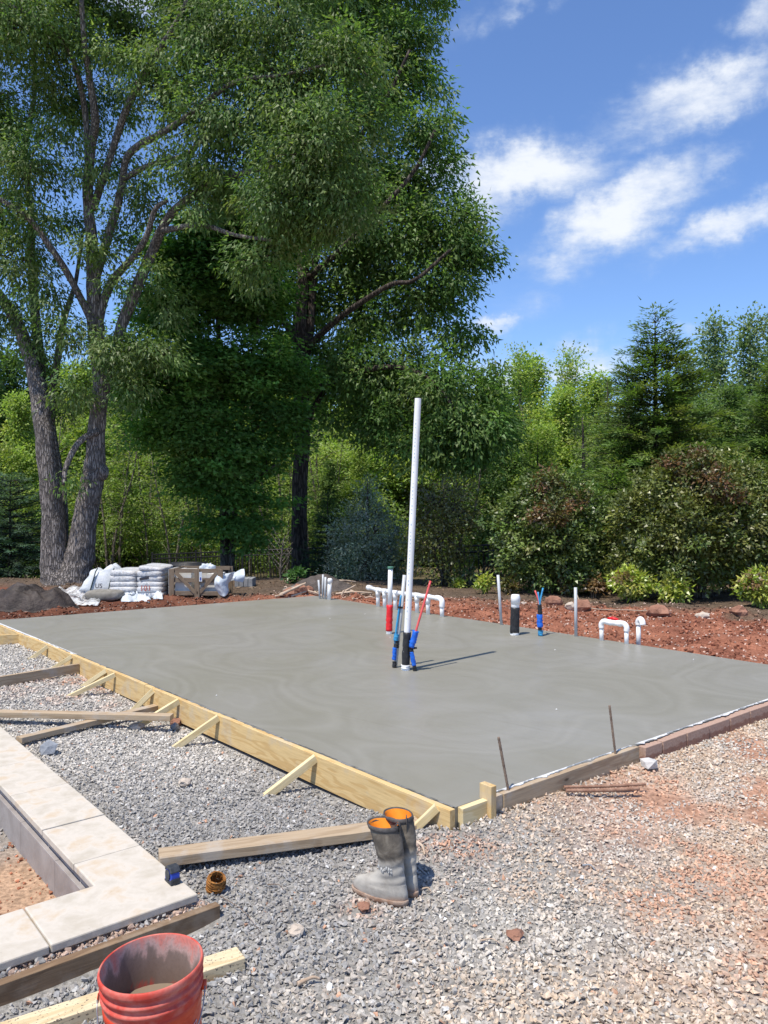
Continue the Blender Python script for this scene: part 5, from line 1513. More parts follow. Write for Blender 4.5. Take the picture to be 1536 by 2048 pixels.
def fill_blobs(lv, tw, blobs, kcl, per, L, W, mode, pal, rng, clr=.38, twig=.35, squash=.85, shell=.42, droop=.7):
    """leaf clusters inside ellipsoidal masses; tw collects twigs"""
    for c, r, dens, *px in blobs:
        p_ = px[0] if px else pal
        c = np.array(c); nc = max(3, int(kcl * dens * r * r))
        u = unit(rng.normal(0, 1, (nc, 3))); rad = r * rng.uniform(0, 1, nc)[:, None] ** shell
        rad = rad * (1 + .25 * rng.normal(0, 1, (nc, 1)) * .5)
        cc = c + u * rad * np.array([1, 1, squash])
        n = nc * per; k = np.repeat(np.arange(nc), per)
        tint = pal_pick(p_, nc, rng, .22)
        out = u[k]
        off = rng.normal(0, 1, (n, 3)) * clr * np.array([.62, .62, .42])
        P = cc[k] + off
        if mode == 'droop':
            D = out * .55 + off * .8 / clr * .5 + np.array([0, 0, -droop]) + rng.normal(0, .35, (n, 3))
            N = rng.normal(0, .6, (n, 3)) + out * .8 + np.array([0, 0, .7])
            P[:, 2] -= .15 * clr * (np.linalg.norm(off[:, :2], axis=1) / clr) ** 2
        elif mode == 'flat':
            D = off / clr + out * .4 + rng.normal(0, .35, (n, 3)); D[:, 2] = D[:, 2] * .35 - .22
            N = np.array([0, 0, 1.0]) + rng.normal(0, .42, (n, 3)) + out * .25
            P[:, 2] = cc[k][:, 2] + off[:, 2] * .55
        else:
            D = out * .6 + off / clr * .6 + rng.normal(0, .6, (n, 3)); N = rng.normal(0, .6, (n, 3)) + np.array([0, 0, .9]) + out * .7
        l = L * rng.uniform(.65, 1.25, n); w = W * rng.uniform(.7, 1.2, n)
        lv.add(P, D, N, l, w, np.clip(tint[k] * rng.uniform(.8, 1.2, n)[:, None], .004, .9))
        if tw is not None:
            for i in range(nc):
                if rng.random() < twig:
                    a = Vector(c + (cc[i] - c) * .25); b = Vector(cc[i]); m = a.lerp(b, .5) + Vector((rng.normal() * .06, rng.normal() * .06, .06)) * r
                    tw.tube([a, m, b], [.012 + .006 * r, .010, .004], 4, False)
def limb(mb, pts, seg=12, n=6, jit=.08, seed=0):
    """pts: (x,y,z,r)"""
    q = spline(pts, n)
    mb.tube([v[:3] for v in q], [max(v[3], .003) for v in q], seg, True, jit, seed=seed)
def pxl(lst, d):
    """photo pixel limb -> world (x,y,z,r); entries (px,py,rpx[,dd])"""
    o = []
    for e in lst:
        dd = d + (e[3] if len(e) > 3 else 0); p = A(e[0], e[1], dd); o.append((p.x, p.y, p.z, e[2] * dd / F))
    return o
def pxb(lst, d, rs=1.0):
    """(px,py,rpx,dd,dens) -> blobs"""
    o = []
    for e in lst:
        dd = d + e[3]; o.append((tuple(A(e[0], e[1], dd)), e[2] * dd / F * rs, e[4] if len(e) > 4 else 1.0) + tuple(e[5:6]))
    return o
OAKP = [(.120, .200, .055), (.145, .225, .066), (.10, .178, .05), (.185, .255, .09)]
MAPP = [(.125, .265, .062), (.15, .295, .072), (.105, .23, .056), (.175, .32, .085)]
WOODP = [(.135, .205, .04), (.09, .15, .035), (.14, .21, .05), (.075, .13, .035)]

def big_oak():
    rng = np.random.default_rng(21); d = 16.0
    base = GG(132, 1166); d = base.y
    root = thing('oak_tree', 'towering twin-stemmed grey oak with drooping narrow leaves behind the bags', 'tree', base)
    mb = MB()
    g = base.z
    # flared base where the two stems join
    def pz(px, py): return A(px, py, d)
    limb(mb, pxl([(118, 1176, 42), (115, 1150, 32), (111, 1110, 27), (105, 1030, 22.5), (96, 930, 20), (85, 850, 17.5), (74, 770, 16, .2), (52, 690, 13, .4), (22, 625, 11, .5), (-20, 565, 9, .5), (-70, 480, 7, .6)], d), 22, 7, .16, 1)
    limb(mb, pxl([(150, 1176, 40), (155, 1145, 32), (161, 1105, 27), (172, 1030, 23.5), (184, 965, 21.5), (190, 930, 20), (193, 870, 17), (200, 800, 16), (203, 765, 15.5), (194, 690, 16), (188, 600, 15), (186, 540, 13), (181, 460, 11), (176, 380, 10), (182, 300, 9), (190, 240, 8, -.3), (178, 150, 6.5, -.6), (165, 40, 5, -1), (160, -120, 3.5, -1)], d), 22, 7, .14, 5)
    limb(mb, pxl([(134, 1182, 40), (136, 1160, 34), (137, 1128, 16)], d - .05), 18, 5, .2, 8)
    limb(mb, pxl([(128, 1100, 10, .4), (126, 1010, 9, .5), (122, 960, 7, .6), (104, 850, 7, .8), (106, 780, 7, .9), (118, 700, 7, 1), (128, 640, 6, 1.1), (140, 600, 5, 1.2), (152, 560, 4, 1.4), (165, 470, 3, 1.6)], d), 12, 5, .12, 11)
    limb(mb, pxl([(86, 850, 12, .2), (80, 740, 11, .6), (70, 620, 9.5, .9), (62, 500, 8, 1.1), (62, 420, 7, 1.2), (50, 300, 6, 1.3), (70, 180, 4.5, 1.4), (60, 40, 3, 1.5)], d), 12, 5, .12, 13)
    limb(mb, pxl([(204, 790, 13), (226, 720, 10), (244, 650, 11), (264, 600, 11.5), (286, 545, 11), (306, 500, 10), (322, 462, 9, -.2), (345, 425, 8, -.4), (385, 390, 7, -.8), (430, 365, 6, -1.1), (490, 345, 5, -1.5), (560, 330, 3.5, -1.9)], d), 14, 6, .12, 17)
    limb(mb, pxl([(197, 640, 10), (208, 600, 9), (226, 560, 8), (254, 528, 7, -.2), (290, 480, 6, -.4), (310, 420, 5, -.6), (335, 400, 4, -.7)], d), 10, 5, .1, 19)
    limb(mb, pxl([(190, 560, 9), (208, 500, 8.5), (232, 420, 8), (244, 370, 7.5), (252, 320, 7, -.2), (275, 293, 7, -.4), (320, 268, 6.5, -.8), (372, 235, 6, -1.2), (430, 190, 5, -1.6), (480, 160, 4, -2), (560, 150, 3, -2.4), (650, 130, 2, -2.6)], d), 12, 6, .1, 23)
    limb(mb, pxl([(185, 420, 8), (215, 330, 7), (255, 215, 7, -.4), (300, 130, 6.5, -.8), (345, 60, 6, -1.2), (370, 10, 5, -1.4), (400, -80, 4, -1.6)], d), 12, 6, .1, 29)
    limb(mb, pxl([(178, 420, 7), (172, 240, 6), (150, 130, 5.5, -.4), (120, 75, 5, -.7), (80, 40, 4, -1), (20, 10, 3, -1.3)], d), 10, 6, .1, 31)
    limb(mb, pxl([(192, 660, 8, -.1), (158, 590, 7, -.3), (128, 535, 6.5, -.5), (98, 490, 6, -.7), (60, 440, 5.5, -.9), (20, 410, 5, -1.1), (-40, 380, 4, -1.4)], d), 10, 6, .1, 37)
    limb(mb, pxl([(196, 862, 7, -.15), (168, 876, 6.5, -.3), (150, 896, 6, -.45), (132, 935, 5, -.6), (128, 970, 4, -.7)], d), 10, 6, .12, 41)
    limb(mb, pxl([(244, 360, 6), (300, 330, 5, -.5), (370, 310, 4.5, -1), (420, 270, 4, -1.4), (520, 240, 3, -1.8), (620, 215, 2, -2.2)], d), 8, 6, .1, 43)
    limb(mb, pxl([(322, 462, 7, -.2), (400, 450, 5, -1), (470, 470, 4, -1.6), (540, 480, 3, -2)], d), 8, 6, .1, 47)
    # burl on the right stem
    q = rock_mb(A(205, 945, d - .02), (.26, .28, .34), 3, 2, .25); mb.add(q.v, q.f, True)
    lv = Leaves(); tw = MB()
    bl = [(60, 60, 115, -.8), (-40, 220, 110, .2), (55, 330, 85, -.6, .8), (30, 520, 80, -.2, .8), (-50, 420, 95, .3), (140, 190, 85, .9, .8), (250, 60, 105, .6, .8), (330, 170, 85, -.4, .75), (225, 330, 48, 1.2, .6),
          (290, 400, 55, .3, .7), (420, 80, 115, -1.2), (445, 240, 105, -1.4), (560, 60, 115, -1.8), (575, 200, 115, -2.0), (640, 300, 110, -2.4, 1.1), (560, 400, 100, -2.0), (690, 120, 80, -2.2), (430, 370, 80, -.8), (690, 400, 80, -2.2), (620, 440, 60, -1.6),
          (330, 610, 50, .4, .6), (120, 655, 45, -.6, .8), (225, 700, 60, -.5, .8), (150, 775, 45, -.7, .7), (310, 700, 55, -.4, .8), (55, 700, 50, .5, .7), (185, 500, 45, -.6, .6), (95, 590, 45, -.5, .7), (20, 620, 50, .6, .6), (380, -20, 100, -.5), (150, -90, 140, 0), (420, -140, 140, -.6),
          (610, -100, 120, -1.4), (-10, -60, 120, 0), (130, 440, 45, 1.2, .6), (250, 215, 50, 1.4, .6), (140, 960, 22, -.5, .8), (120, 820, 30, .8, .7), (270, 780, 40, -.4, .7), (-60, 660, 60, .6), (740, 230, 55, -2.0), (250, 480, 35, 1.4, .6), (520, 520, 60, -1.6, .7), (240, 570, 34, -.4, .55), (305, 540, 34, -.5, .55), (330, 320, 45, -.8, .6), (175, 330, 36, -.5, .55), (120, 260, 42, -.6, .6), (205, 430, 30, -.6, .5), (380, 330, 45, -1.2, .6), (400, 430, 40, -1.2, .6), (90, 430, 34, -.9, .55), (290, 130, 40, -.9, .6), (210, 120, 45, -.8, .6), (150, 60, 45, -.8, .6), (440, 350, 40, -1.5, .6), (30, 420, 36, -1, .6)]
    fill_blobs(lv, tw, pxb(bl, d), 105, 66, .115, .044, 'droop', OAKP, rng, .26, .3)
    mb.v += []; mb.build('trunk', 'oak_bark', root); tw.build('twigs', 'dark_bark', root)['kind'] = 'stuff'
    lv.build('crown', 'oak_leaf', root)['kind'] = 'stuff'
    return lv.n()
def tall_oak():
    rng = np.random.default_rng(22); base = GG(600, 1151); d = 20.5; base = Vector((A(600, 1150, d).x, d, gzf(A(600, 1150, d).x, d)))
    root = thing('oak_tree', 'tall oak with one straight dark trunk in front of the iron fence', 'tree', base)
    mb = MB()
    limb(mb, pxl([(600, 1175, 22), (600, 1140, 18), (599, 1060, 16), (600, 960, 15), (605, 880, 15), (602, 780, 15), (600, 700, 15), (600, 640, 14), (606, 560, 12), (610, 470, 11), (620, 360, 9), (640, 220, 7), (660, 80, 5), (670, -80, 3)], d), 18, 6, .10, 51)
    limb(mb, pxl([(604, 890, 9), (612, 860, 8), (625, 820, 6), (650, 780, 5)], d), 8, 5, .1, 52)
    limb(mb, pxl([(600, 690, 9), (580, 660, 8), (565, 640, 7), (548, 625, 6), (520, 590, 4)], d), 10, 5, .1, 53)
    limb(mb, pxl([(610, 720, 10), (622, 640, 8), (626, 560, 7), (640, 470, 6), (665, 380, 5), (690, 260, 4)], d), 10, 5, .1, 55)
    limb(mb, pxl([(612, 700, 8), (650, 660, 7, -.5), (700, 620, 6, -1), (780, 570, 5, -1.4), (830, 560, 4, -1.6), (900, 500, 3, -1.8)], d), 10, 5, .1, 57)
    limb(mb, pxl([(612, 790, 8), (660, 765, 7, -.4), (730, 740, 6, -.8), (800, 735, 5, -1.2), (860, 760, 4, -1.6), (920, 830, 3, -2)], d), 10, 5, .1, 59)
    limb(mb, pxl([(612, 560, 8), (680, 500, 6, -.5), (760, 420, 5, -1), (830, 340, 4, -1.2), (870, 260, 3, -1.3)], d), 10, 5, .1, 61)
    limb(mb, pxl([(620, 400, 7), (700, 300, 5, -.5), (770, 200, 4, -.8), (820, 100, 3, -1)], d), 10, 5, .1, 63)
    lv = Leaves(); tw = MB()
    bl = [(700, 60, 100, .5), (800, 75, 62, 0), (770, 180, 85, 0), (825, 140, 45, 0), (845, 265, 55, -.5), (885, 240, 30, -.5, .8), (820, 370, 85, 0), (890, 330, 35, -.4, .8), (890, 470, 85, -.5), (955, 500, 45, -.6), (780, 480, 100, 0), (690, 520, 100, .6), (640, 600, 60, .8, .7), (735, 630, 80, .4, .8),
          (850, 600, 85, -.4, .9), (905, 560, 55, -.6), (920, 670, 45, -.6, .8), (955, 660, 22, -.6, .8), (800, 750, 100, -.4), (890, 790, 95, -1.0), (950, 850, 75, -1.4), (985, 780, 40, -1.2, .8), (1000, 860, 35, -1.4), (700, 740, 85, -.2), (850, 880, 80, -1.0), (645, 700, 60, .5, .8), (760, 840, 65, -.3), (570, 560, 80, .8),
          (600, 330, 110, 1.0), (700, 350, 110, .8), (810, -60, 110, .4), (660, -90, 140, .4), (930, 430, 40, -.5, .9), (870, 60, 22, 0, .8), (870, 180, 25, -.2, .8), (560, 720, 60, .6, .7), (980, 730, 22, -1, .6), (940, 910, 45, -1.2), (660, 830, 36, .2, .5)]
    fill_blobs(lv, tw, pxb(bl, d), 66, 56, .165, .070, 'droop', [(.118, .212, .054), (.14, .24, .066), (.10, .185, .05), (.175, .265, .085)], rng, .33, .4, droop=.5)
    mb.build('trunk', 'dark_bark', root); tw.build('twigs', 'dark_bark', root)['kind'] = 'stuff'; lv.build('crown', 'maple_leaf', root)['kind'] = 'stuff'
    return lv.n()
def maple():
    rng = np.random.default_rng(23); d = 18.6; p = A(455, 1140, d); base = Vector((p.x, d, gzf(p.x, d)))
    root = thing('maple_tree', 'dense dark green maple with layered broad foliage above the crate', 'tree', base)
    mb = MB()
    limb(mb, pxl([(449, 1165, 9), (448, 1100, 8), (447, 1040, 7.5), (445, 950, 7), (445, 850, 6), (440, 740, 5), (435, 620, 4), (430, 500, 3)], d), 14, 5, .1, 71)
    limb(mb, pxl([(462, 1165, 7), (464, 1100, 6.5), (468, 1060, 6), (472, 960, 6), (478, 860, 5), (500, 740, 4), (520, 620, 3)], d), 12, 5, .1, 73)
    limb(mb, pxl([(452, 1165, 6, .1), (455, 1100, 5, .1), (458, 1030, 4.5, .1), (450, 960, 4, .2)], d), 10, 5, .1, 74)
    for a, b, c in (((446, 930), (400, 880), (330, 850)), ((446, 850), (380, 780), (300, 740)), ((472, 900), (520, 850), (570, 830)), ((474, 1000), (510, 960), (550, 930)), ((447, 1000), (410, 960), (360, 950)), ((442, 760), (390, 680), (330, 620)), ((482, 820), (530, 740), (560, 700))):
        limb(mb, pxl([(a[0], a[1], 3.5), (b[0], b[1], 2.6, -.4), (c[0], c[1], 1.5, -.8)], d), 6, 5, .1, a[1])
    lv = Leaves(); tw = MB()
    bl = [(430, 560, 100, 0), (345, 610, 85, 0), (505, 600, 85, 0), (300, 750, 65, -.4), (395, 755, 110, -.6), (510, 740, 85, -.3), (560, 830, 55, -.3), (325, 850, 60, -.5, .8), (430, 885, 95, -.6, .85), (530, 905, 50, -.4, .8), (380, 955, 48, -.4, .7), (465, 975, 64, -.5, .75), (265, 790, 45, -.3, .8), (440, 465, 90, .2), (350, 510, 70, .2), (535, 480, 75, .2), (475, 1050, 36, -.4, .8), (420, 1040, 28, -.3, .6), (285, 880, 26, -.3, .6), (590, 880, 24, -.2, .6), (520, 1040, 28, -.3, .6), (240, 700, 40, -.2, .7), (600, 760, 35, 0, .6), (400, 1070, 15, -.3, .5), (520, 1075, 15, -.4, .6), (490, 1090, 12, -.4, .5), (560, 1000, 20, -.3, .6)]
    fill_blobs(lv, tw, pxb(bl, d), 95, 84, .115, .105, 'flat', MAPP, rng, .36, .3)
    mb.build('trunk', 'maple_bark', root); tw.build('twigs', 'dark_bark', root)['kind'] = 'stuff'; lv.build('crown', 'maple_leaf', root)['kind'] = 'stuff'
    return lv.n()

def conifer(name, label, cat, base, H, Rad, pal, rng, mat='conifer_leaf', whorl=.16, density=1.0, lead=.0, droop=.05, fan=.16, group=None, taper=.85, leafL=.09, leafW=.020, low=.06, ragged=.24):
    root = thing(name, label, cat, base, group)
    b = Vector(base); mb = MB(); limb(mb, [(b.x, b.y, b.z - .1, .02 * H + .02), (b.x + .02 * H * .1, b.y, b.z + H * .5, .012 * H), (b.x, b.y, b.z + H, .004)], 8, 6)
    lv = Leaves(); z = H * low
    while z < H * .985:
        t = z / H; rr = Rad * (1 - t) ** taper * (1.0 if t > .12 else .75 + 2 * t)
        if lead and t > 1 - lead: rr = rr * .8 + .10
        nb = max(3, int((6 + 5 * rr) * density)); a0 = rng.uniform(0, 6.28)
        for k in range(nb):
            a = a0 + 2 * math.pi * (k + rng.uniform(-.25, .25)) / nb; ln = rr * rng.uniform(1 - 1.2 * ragged, 1 + .8 * ragged)
            if lead and t > 1 - lead and rng.random() < .5: continue
            up = rng.uniform(.1, .45) if t > .6 else rng.uniform(-.05, .25)
            dirv = np.array([math.cos(a), math.sin(a), up]); dirv /= np.linalg.norm(dirv)
            p0 = np.array([b.x, b.y, b.z + z])
            ns = max(3, int(ln / .055 * density ** .5))
            s = np.linspace(.12, 1, ns) * ln
            pts = p0 + dirv * s[:, None]; pts[:, 2] -= droop * s ** 2 / max(Rad, .3)
            # side sprays
            side = np.array([-math.sin(a), math.cos(a), 0])
            m = 7 if not (lead and t > 1 - lead) else 4
            kk = np.repeat(np.arange(ns), m); sg = rng.choice([-1, 1], len(kk)); ang = rng.uniform(.15, .95, len(kk))
            D = dirv * np.cos(ang)[:, None] + side * (np.sin(ang) * sg)[:, None] + np.array([0, 0, 1]) * rng.normal(0.02, .22, len(kk))[:, None]
            P = pts[kk] + D * (rng.uniform(0, fan, len(kk)) * (1.15 - .7 * s[kk] / ln))[:, None]
            N = np.array([0, 0, 1]) + rng.normal(0, .35, (len(kk), 3))
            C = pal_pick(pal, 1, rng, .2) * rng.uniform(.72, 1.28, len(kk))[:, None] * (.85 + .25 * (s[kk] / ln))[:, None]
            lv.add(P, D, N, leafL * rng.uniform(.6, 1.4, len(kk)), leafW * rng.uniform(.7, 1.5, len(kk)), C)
            if rr > .25: mb.tube([Vector(p0), Vector(pts[len(pts) // 2]), Vector(pts[-1])], [.012, .008, .003], 4, False)
        z += whorl * rng.uniform(.7, 1.25) * (1 if t < .8 else .8)
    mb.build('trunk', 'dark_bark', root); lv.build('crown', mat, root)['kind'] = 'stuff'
    return root
def shrub(name, label, cat, base, stems, blobs, pal, rng, mat, L, W, kcl, per, clr=.16, barkm='sapling_bark', mode='rand', group=None, twig=.3, shell=.35):
    root = thing(name, label, cat, base, group)
    mb = MB()
    for i, st in enumerate(stems): limb(mb, st, 8, 5, .12, i)
    lv = Leaves(); fill_blobs(lv, mb, blobs, kcl, per, L, W, mode, pal, rng, clr, twig, .9, shell)
    if mb.v: mb.build('trunk', barkm, root)
    lv.build('crown', mat, root)['kind'] = 'stuff'
    return root

def near_planting():
    rng = np.random.default_rng(31)
    HOL = [(.10, .155, .032), (.125, .18, .04), (.082, .13, .032), (.17, .215, .055)]; HOL2 = [(.122, .155, .032), (.15, .18, .04), (.095, .13, .03), (.19, .215, .055)]
    BRN = [(.15, .085, .035), (.12, .09, .03), (.19, .105, .05), (.10, .10, .028), (.09, .11, .028)]
    # left holly with dead patches
    d = 13.7
    p = A(1090, 1205, d); base = (p.x, d, gzf(p.x, d))
    bl = pxb([(1085, 1000, 62, 0), (1050, 1050, 70, 0), (1140, 1040, 72, .1), (1100, 1100, 85, -.2), (1045, 1105, 50, -.1), (1180, 1080, 60, .1), (1165, 1130, 60, 0), (1032, 1010, 30, 0, .8), (1130, 975, 42, .2, .8), (1060, 1140, 40, 0, .6), (1200, 1030, 45, .3),
              (1095, 965, 26, -.25, .9, BRN), (1100, 1025, 34, -.75, .7, BRN), (1140, 1000, 26, -.5, .6, BRN), (1110, 1050, 26, -.85, .5, BRN)], d)
    st = [pxl([(1092, 1215, 6), (1094, 1180, 5), (1096, 1130, 4), (1085, 1060, 3), (1080, 1000, 2)], d), pxl([(1076, 1215, 4), (1074, 1170, 3.5), (1060, 1110, 3), (1050, 1060, 2)], d), pxl([(1095, 1215, 5), (1110, 1160, 4), (1140, 1100, 3), (1150, 1040, 2)], d)]
    shrub('holly_tree', 'dark glossy holly with large brown dead patches beyond the black-sleeved pipe', 'shrub', base, st, bl, HOL, rng, 'holly_leaf', .078, .046, 330, 40, .125)
    # right holly with grey trunks
    d = 13.0
    p = A(1400, 1215, d); base = (p.x, d, gzf(p.x, d))
    bl = pxb([(1330, 985, 72, 0), (1400, 960, 70, 0), (1470, 985, 75, 0), (1290, 1050, 72, -.1), (1370, 1060, 85, -.4), (1450, 1060, 85, -.3), (1520, 1030, 75, 0), (1275, 1120, 55, 0, .9), (1340, 1120, 70, -.3), (1420, 1110, 65, -.3), (1500, 1110, 70, -.1), (1560, 1080, 70, 0), (1255, 1010, 40, .1, .8), (1540, 1150, 40, 0, .7), (1610, 1000, 80, .2), (1600, 1120, 70, .1),
              (1385, 930, 36, -.35, .9, BRN), (1345, 935, 26, -.2, .6, BRN), (1440, 970, 34, -.7, .8, BRN), (1420, 945, 24, -.5, .7, BRN), (1475, 990, 24, -.8, .5, BRN)], d)
    st = [pxl([(1391, 1222, 8), (1389, 1190, 6.5), (1386, 1150, 6), (1378, 1100, 5), (1350, 1030, 3)], d), pxl([(1399, 1222, 5), (1399, 1190, 4), (1402, 1140, 4), (1415, 1080, 3)], d), pxl([(1408, 1222, 7), (1407, 1185, 6), (1412, 1150, 5), (1430, 1100, 4), (1460, 1040, 3)], d), pxl([(1400, 1215, 4, .1), (1440, 1180, 4, .1), (1480, 1120, 3)], d)]
    shrub('holly_tree', 'broad glossy holly with brown top patches and three grey trunks', 'shrub', base, st, bl, HOL2, rng, 'holly_leaf', .078, .046, 330, 40, .125, 'maple_bark')
    # olive multi-stem tree left of the holly
    d = 15.0
    p = A(880, 1195, d); base = (p.x, d, gzf(p.x, d))
    bl = pxb([(870, 1010, 55, 0), (912, 1020, 50, 0), (850, 1070, 55, 0), (895, 1075, 60, -.2), (880, 1125, 45, -.1, .7), (920, 1120, 34, .1, .7), (830, 1110, 35, 0, .7), (940, 1040, 28, .2, .6), (910, 980, 35, .1, .7)], d)
    st = [pxl([(877, 1200, 5), (884, 1160, 4), (886, 1120, 3.5), (876, 1080, 2.5), (860, 1030, 1.5)], d), pxl([(889, 1200, 5), (893, 1160, 4), (908, 1120, 3), (925, 1070, 2)], d), pxl([(884, 1150, 3), (872, 1120, 3), (862, 1080, 2)], d)]
    shrub('small_tree', 'small olive-leaved tree with twin grey stems behind the manifold', 'tree', base, st, bl, [(.115, .125, .034), (.14, .148, .042), (.095, .108, .03), (.18, .175, .052)], rng, 'holly_leaf', .075, .04, 210, 22, .18, 'maple_bark')
    # feathery blue cedar
    d = 16.5; p = A(735, 1185, d)
    bl = pxb([(738, 985, 24, 0, .8), (728, 1020, 38, 0), (752, 1030, 36, .1), (700, 1058, 42, 0), (745, 1072, 55, -.2), (782, 1072, 40, .1), (688, 1105, 42, 0), (735, 1120, 62, -.3), (788, 1120, 42, 0), (664, 1128, 24, 0, .8), (812, 1118, 20, 0, .8), (730, 1155, 48, -.3), (690, 1152, 38, -.1), (778, 1152, 38, 0), (742, 965, 12, 0, .7), (806, 1085, 16, .1, .7), (672, 1075, 16, 0, .7)], d)
    shrub('blue_cedar', 'feathery blue-green cedar behind the brush heap', 'tree', (p.x, d, gzf(p.x, d)), [[(p.x, d, gzf(p.x, d) - .1, .06), (p.x, d, 1.2, .04), (p.x, d, 2.3, .01)]], bl, [(.22, .275, .205), (.26, .315, .235), (.18, .235, .175), (.31, .355, .28)], rng, 'conifer_leaf', .085, .026, 190, 34, .15, 'dark_bark', 'rand', None, .2, .40)
    # tall leyland cypress
    d = 17.5; p = A(1310, 1180, d); zt = A(1312, 618, d).z; g = gzf(p.x, d)
    conifer('cypress_tree', 'tall pointed cypress with sparse feathery tip rising behind the hollies', 'tree', (p.x, d, g), zt - g, 2.1, [(.115, .19, .046), (.14, .215, .054), (.095, .16, .044), (.17, .225, .058)], rng, whorl=.15, density=1.15, lead=.15, fan=.36, leafL=.13, leafW=.036, taper=.72, droop=.10, ragged=.45)
    for px, py, top, d, rad, lab, bs in ((1075, 1180, 875, 19.0, .75, 'small dark pointed cypress behind the holly with dead patches', 0), (1225, 1190, 940, 15.5, 1.0, 'lower cypress filling the gap between the two hollies', 1), (1560, 1190, 700, 18.0, 1.6, 'cypress with golden tips behind the broad holly', 2)):
        p = A(px, py, d); g = gzf(p.x, d); zt = A(px, top, d).z
        conifer('cypress_tree', lab, 'tree', (p.x, d, g), zt - g, rad, [(.12, .195, .048), (.145, .22, .054), (.10, .165, .044)], rng, whorl=.15, density=1.2, fan=.32, leafL=.13, leafW=.030, taper=.7, ragged=.4)
    p = A(1150, 1190, 14.6); conifer('cypress_tree', 'low ferny cypress boughs beneath the holly with dead patches', 'tree', (p.x, 14.6, gzf(p.x, 14.6)), 1.5, .9, [(.08, .14, .038), (.10, .16, .044)], rng, whorl=.12, density=1.2, fan=.24, taper=.5)
    p = A(20, 1165, 19.0); conifer('spruce_tree', 'dark blue-green spruce beside the twin-stemmed oak', 'tree', (p.x, 19.0, gzf(p.x, 19.0)), 2.6, 1.5, [(.085, .15, .10), (.105, .175, .12), (.068, .12, .08)], rng, whorl=.13, density=1.2, fan=.22, taper=.55)
    p = A(655, 1165, 19.5); conifer('spruce_tree', 'dark spruce close behind the feathery blue cedar', 'tree', (p.x, 19.5, gzf(p.x, 19.5)), 2.2, .8, [(.055, .10, .05), (.07, .12, .058)], rng, whorl=.13, density=1.2, fan=.2)
    # nandinas and low plants
    NAN = [(.34, .42, .07), (.42, .48, .09), (.27, .36, .06), (.46, .45, .10)]; RED = [(.20, .12, .05), (.16, .10, .045), (.24, .17, .07)]
    def nandina(px, py, w, h, d, pal, lab, dens=1.0, name='nandina', extra=None):
        p = A(px, py, d); g = gzf(p.x, d); s = d / F; r = w * s / 2; hh = h * s
        bl = [((p.x, d, g + hh * .58), min(r, hh * .5) * .95, dens), ((p.x - r * .45, d, g + hh * .5), r * .58, dens), ((p.x + r * .45, d - .05, g + hh * .48), r * .58, dens), ((p.x + r * .1, d - r * .4, g + hh * .4), r * .55, dens), ((p.x - r * .2, d - .02, g + hh * .75), r * .42, dens)]
        if extra: bl.append(((p.x - r * .5, d - .1, g + hh * .8), r * .35, dens, extra))
        st = [[(p.x + a * r * .3, d, g - .03, .012), (p.x + a * r * .5, d, g + hh * .3, .010), (p.x + a * r * .8, d, g + hh * .6, .006)] for a in (-.6, -.1, .5)]
        shrub(name, lab, 'shrub', (p.x, d, g), st, bl, pal, rng, 'nandina_leaf', .085, .046, 480, 22, .08, 'twig_dark')
    nandina(1262, 1222, 78, 68, 12.4, NAN, 'largest yellow-green shrub between the U-shaped pipe and hollies', 1.0, extra=RED)
    nandina(1347, 1226, 56, 52, 12.2, NAN, 'round yellow-green shrub beside the three grey trunks', 1.0)
    nandina(1518, 1242, 80, 72, 11.6, NAN, 'yellow-green shrub with reddish tips beside the red rock', 1.0, extra=RED)
    nandina(969, 1202, 24, 42, 13.6, NAN, 'slim yellow-green sapling shrub near the lone conduit', .9)
    nandina(1188, 1216, 40, 46, 13.0, RED, 'twiggy brownish shrub by the large red rock', .35)
    nandina(1136, 1212, 40, 32, 13.2, [(.10, .11, .03), (.13, .12, .04), (.16, .10, .05)], 'low dull shrub behind the lone conduit', .5)
    nandina(1023, 1207, 30, 34, 13.4, [(.17, .17, .04), (.20, .15, .05), (.12, .13, .03)], 'small tawny shrub behind the black-sleeved pipe', .6)
    nandina(590, 1176, 36, 30, 15.4, [(.06, .15, .03), (.08, .18, .04)], 'small bright green shrub beside the brush heap', .9)
    nandina(917, 1182, 14, 16, 14.6, NAN, 'tiny yellow plant behind the manifold', .9)
    # bare young tree
    d = 16.4; p = A(560, 1190, d); g = gzf(p.x, d)
    st = [pxl([(560, 1190, 2.6), (561, 1140, 2.2), (564, 1100, 1.6), (570, 1070, .9)], d)]
    for k in range(12):
        y0 = 1150 - k * 6; sx = (-1) ** k * (16 + 10 * rng.random()); st.append(pxl([(561, y0, 1.1), (561 + sx * .5, y0 - 14, .8), (561 + sx, y0 - 30, .4)], d))
    bl = pxb([(560, 1090, 22, 0, .12), (575, 1110, 16, 0, .1), (545, 1115, 16, 0, .1)], d)
    shrub('young_tree', 'thin almost bare young tree in front of the fence', 'tree', (p.x, d, g), st, bl, WOODP, rng, 'wood_leaf', .07, .04, 300, 8, .12)
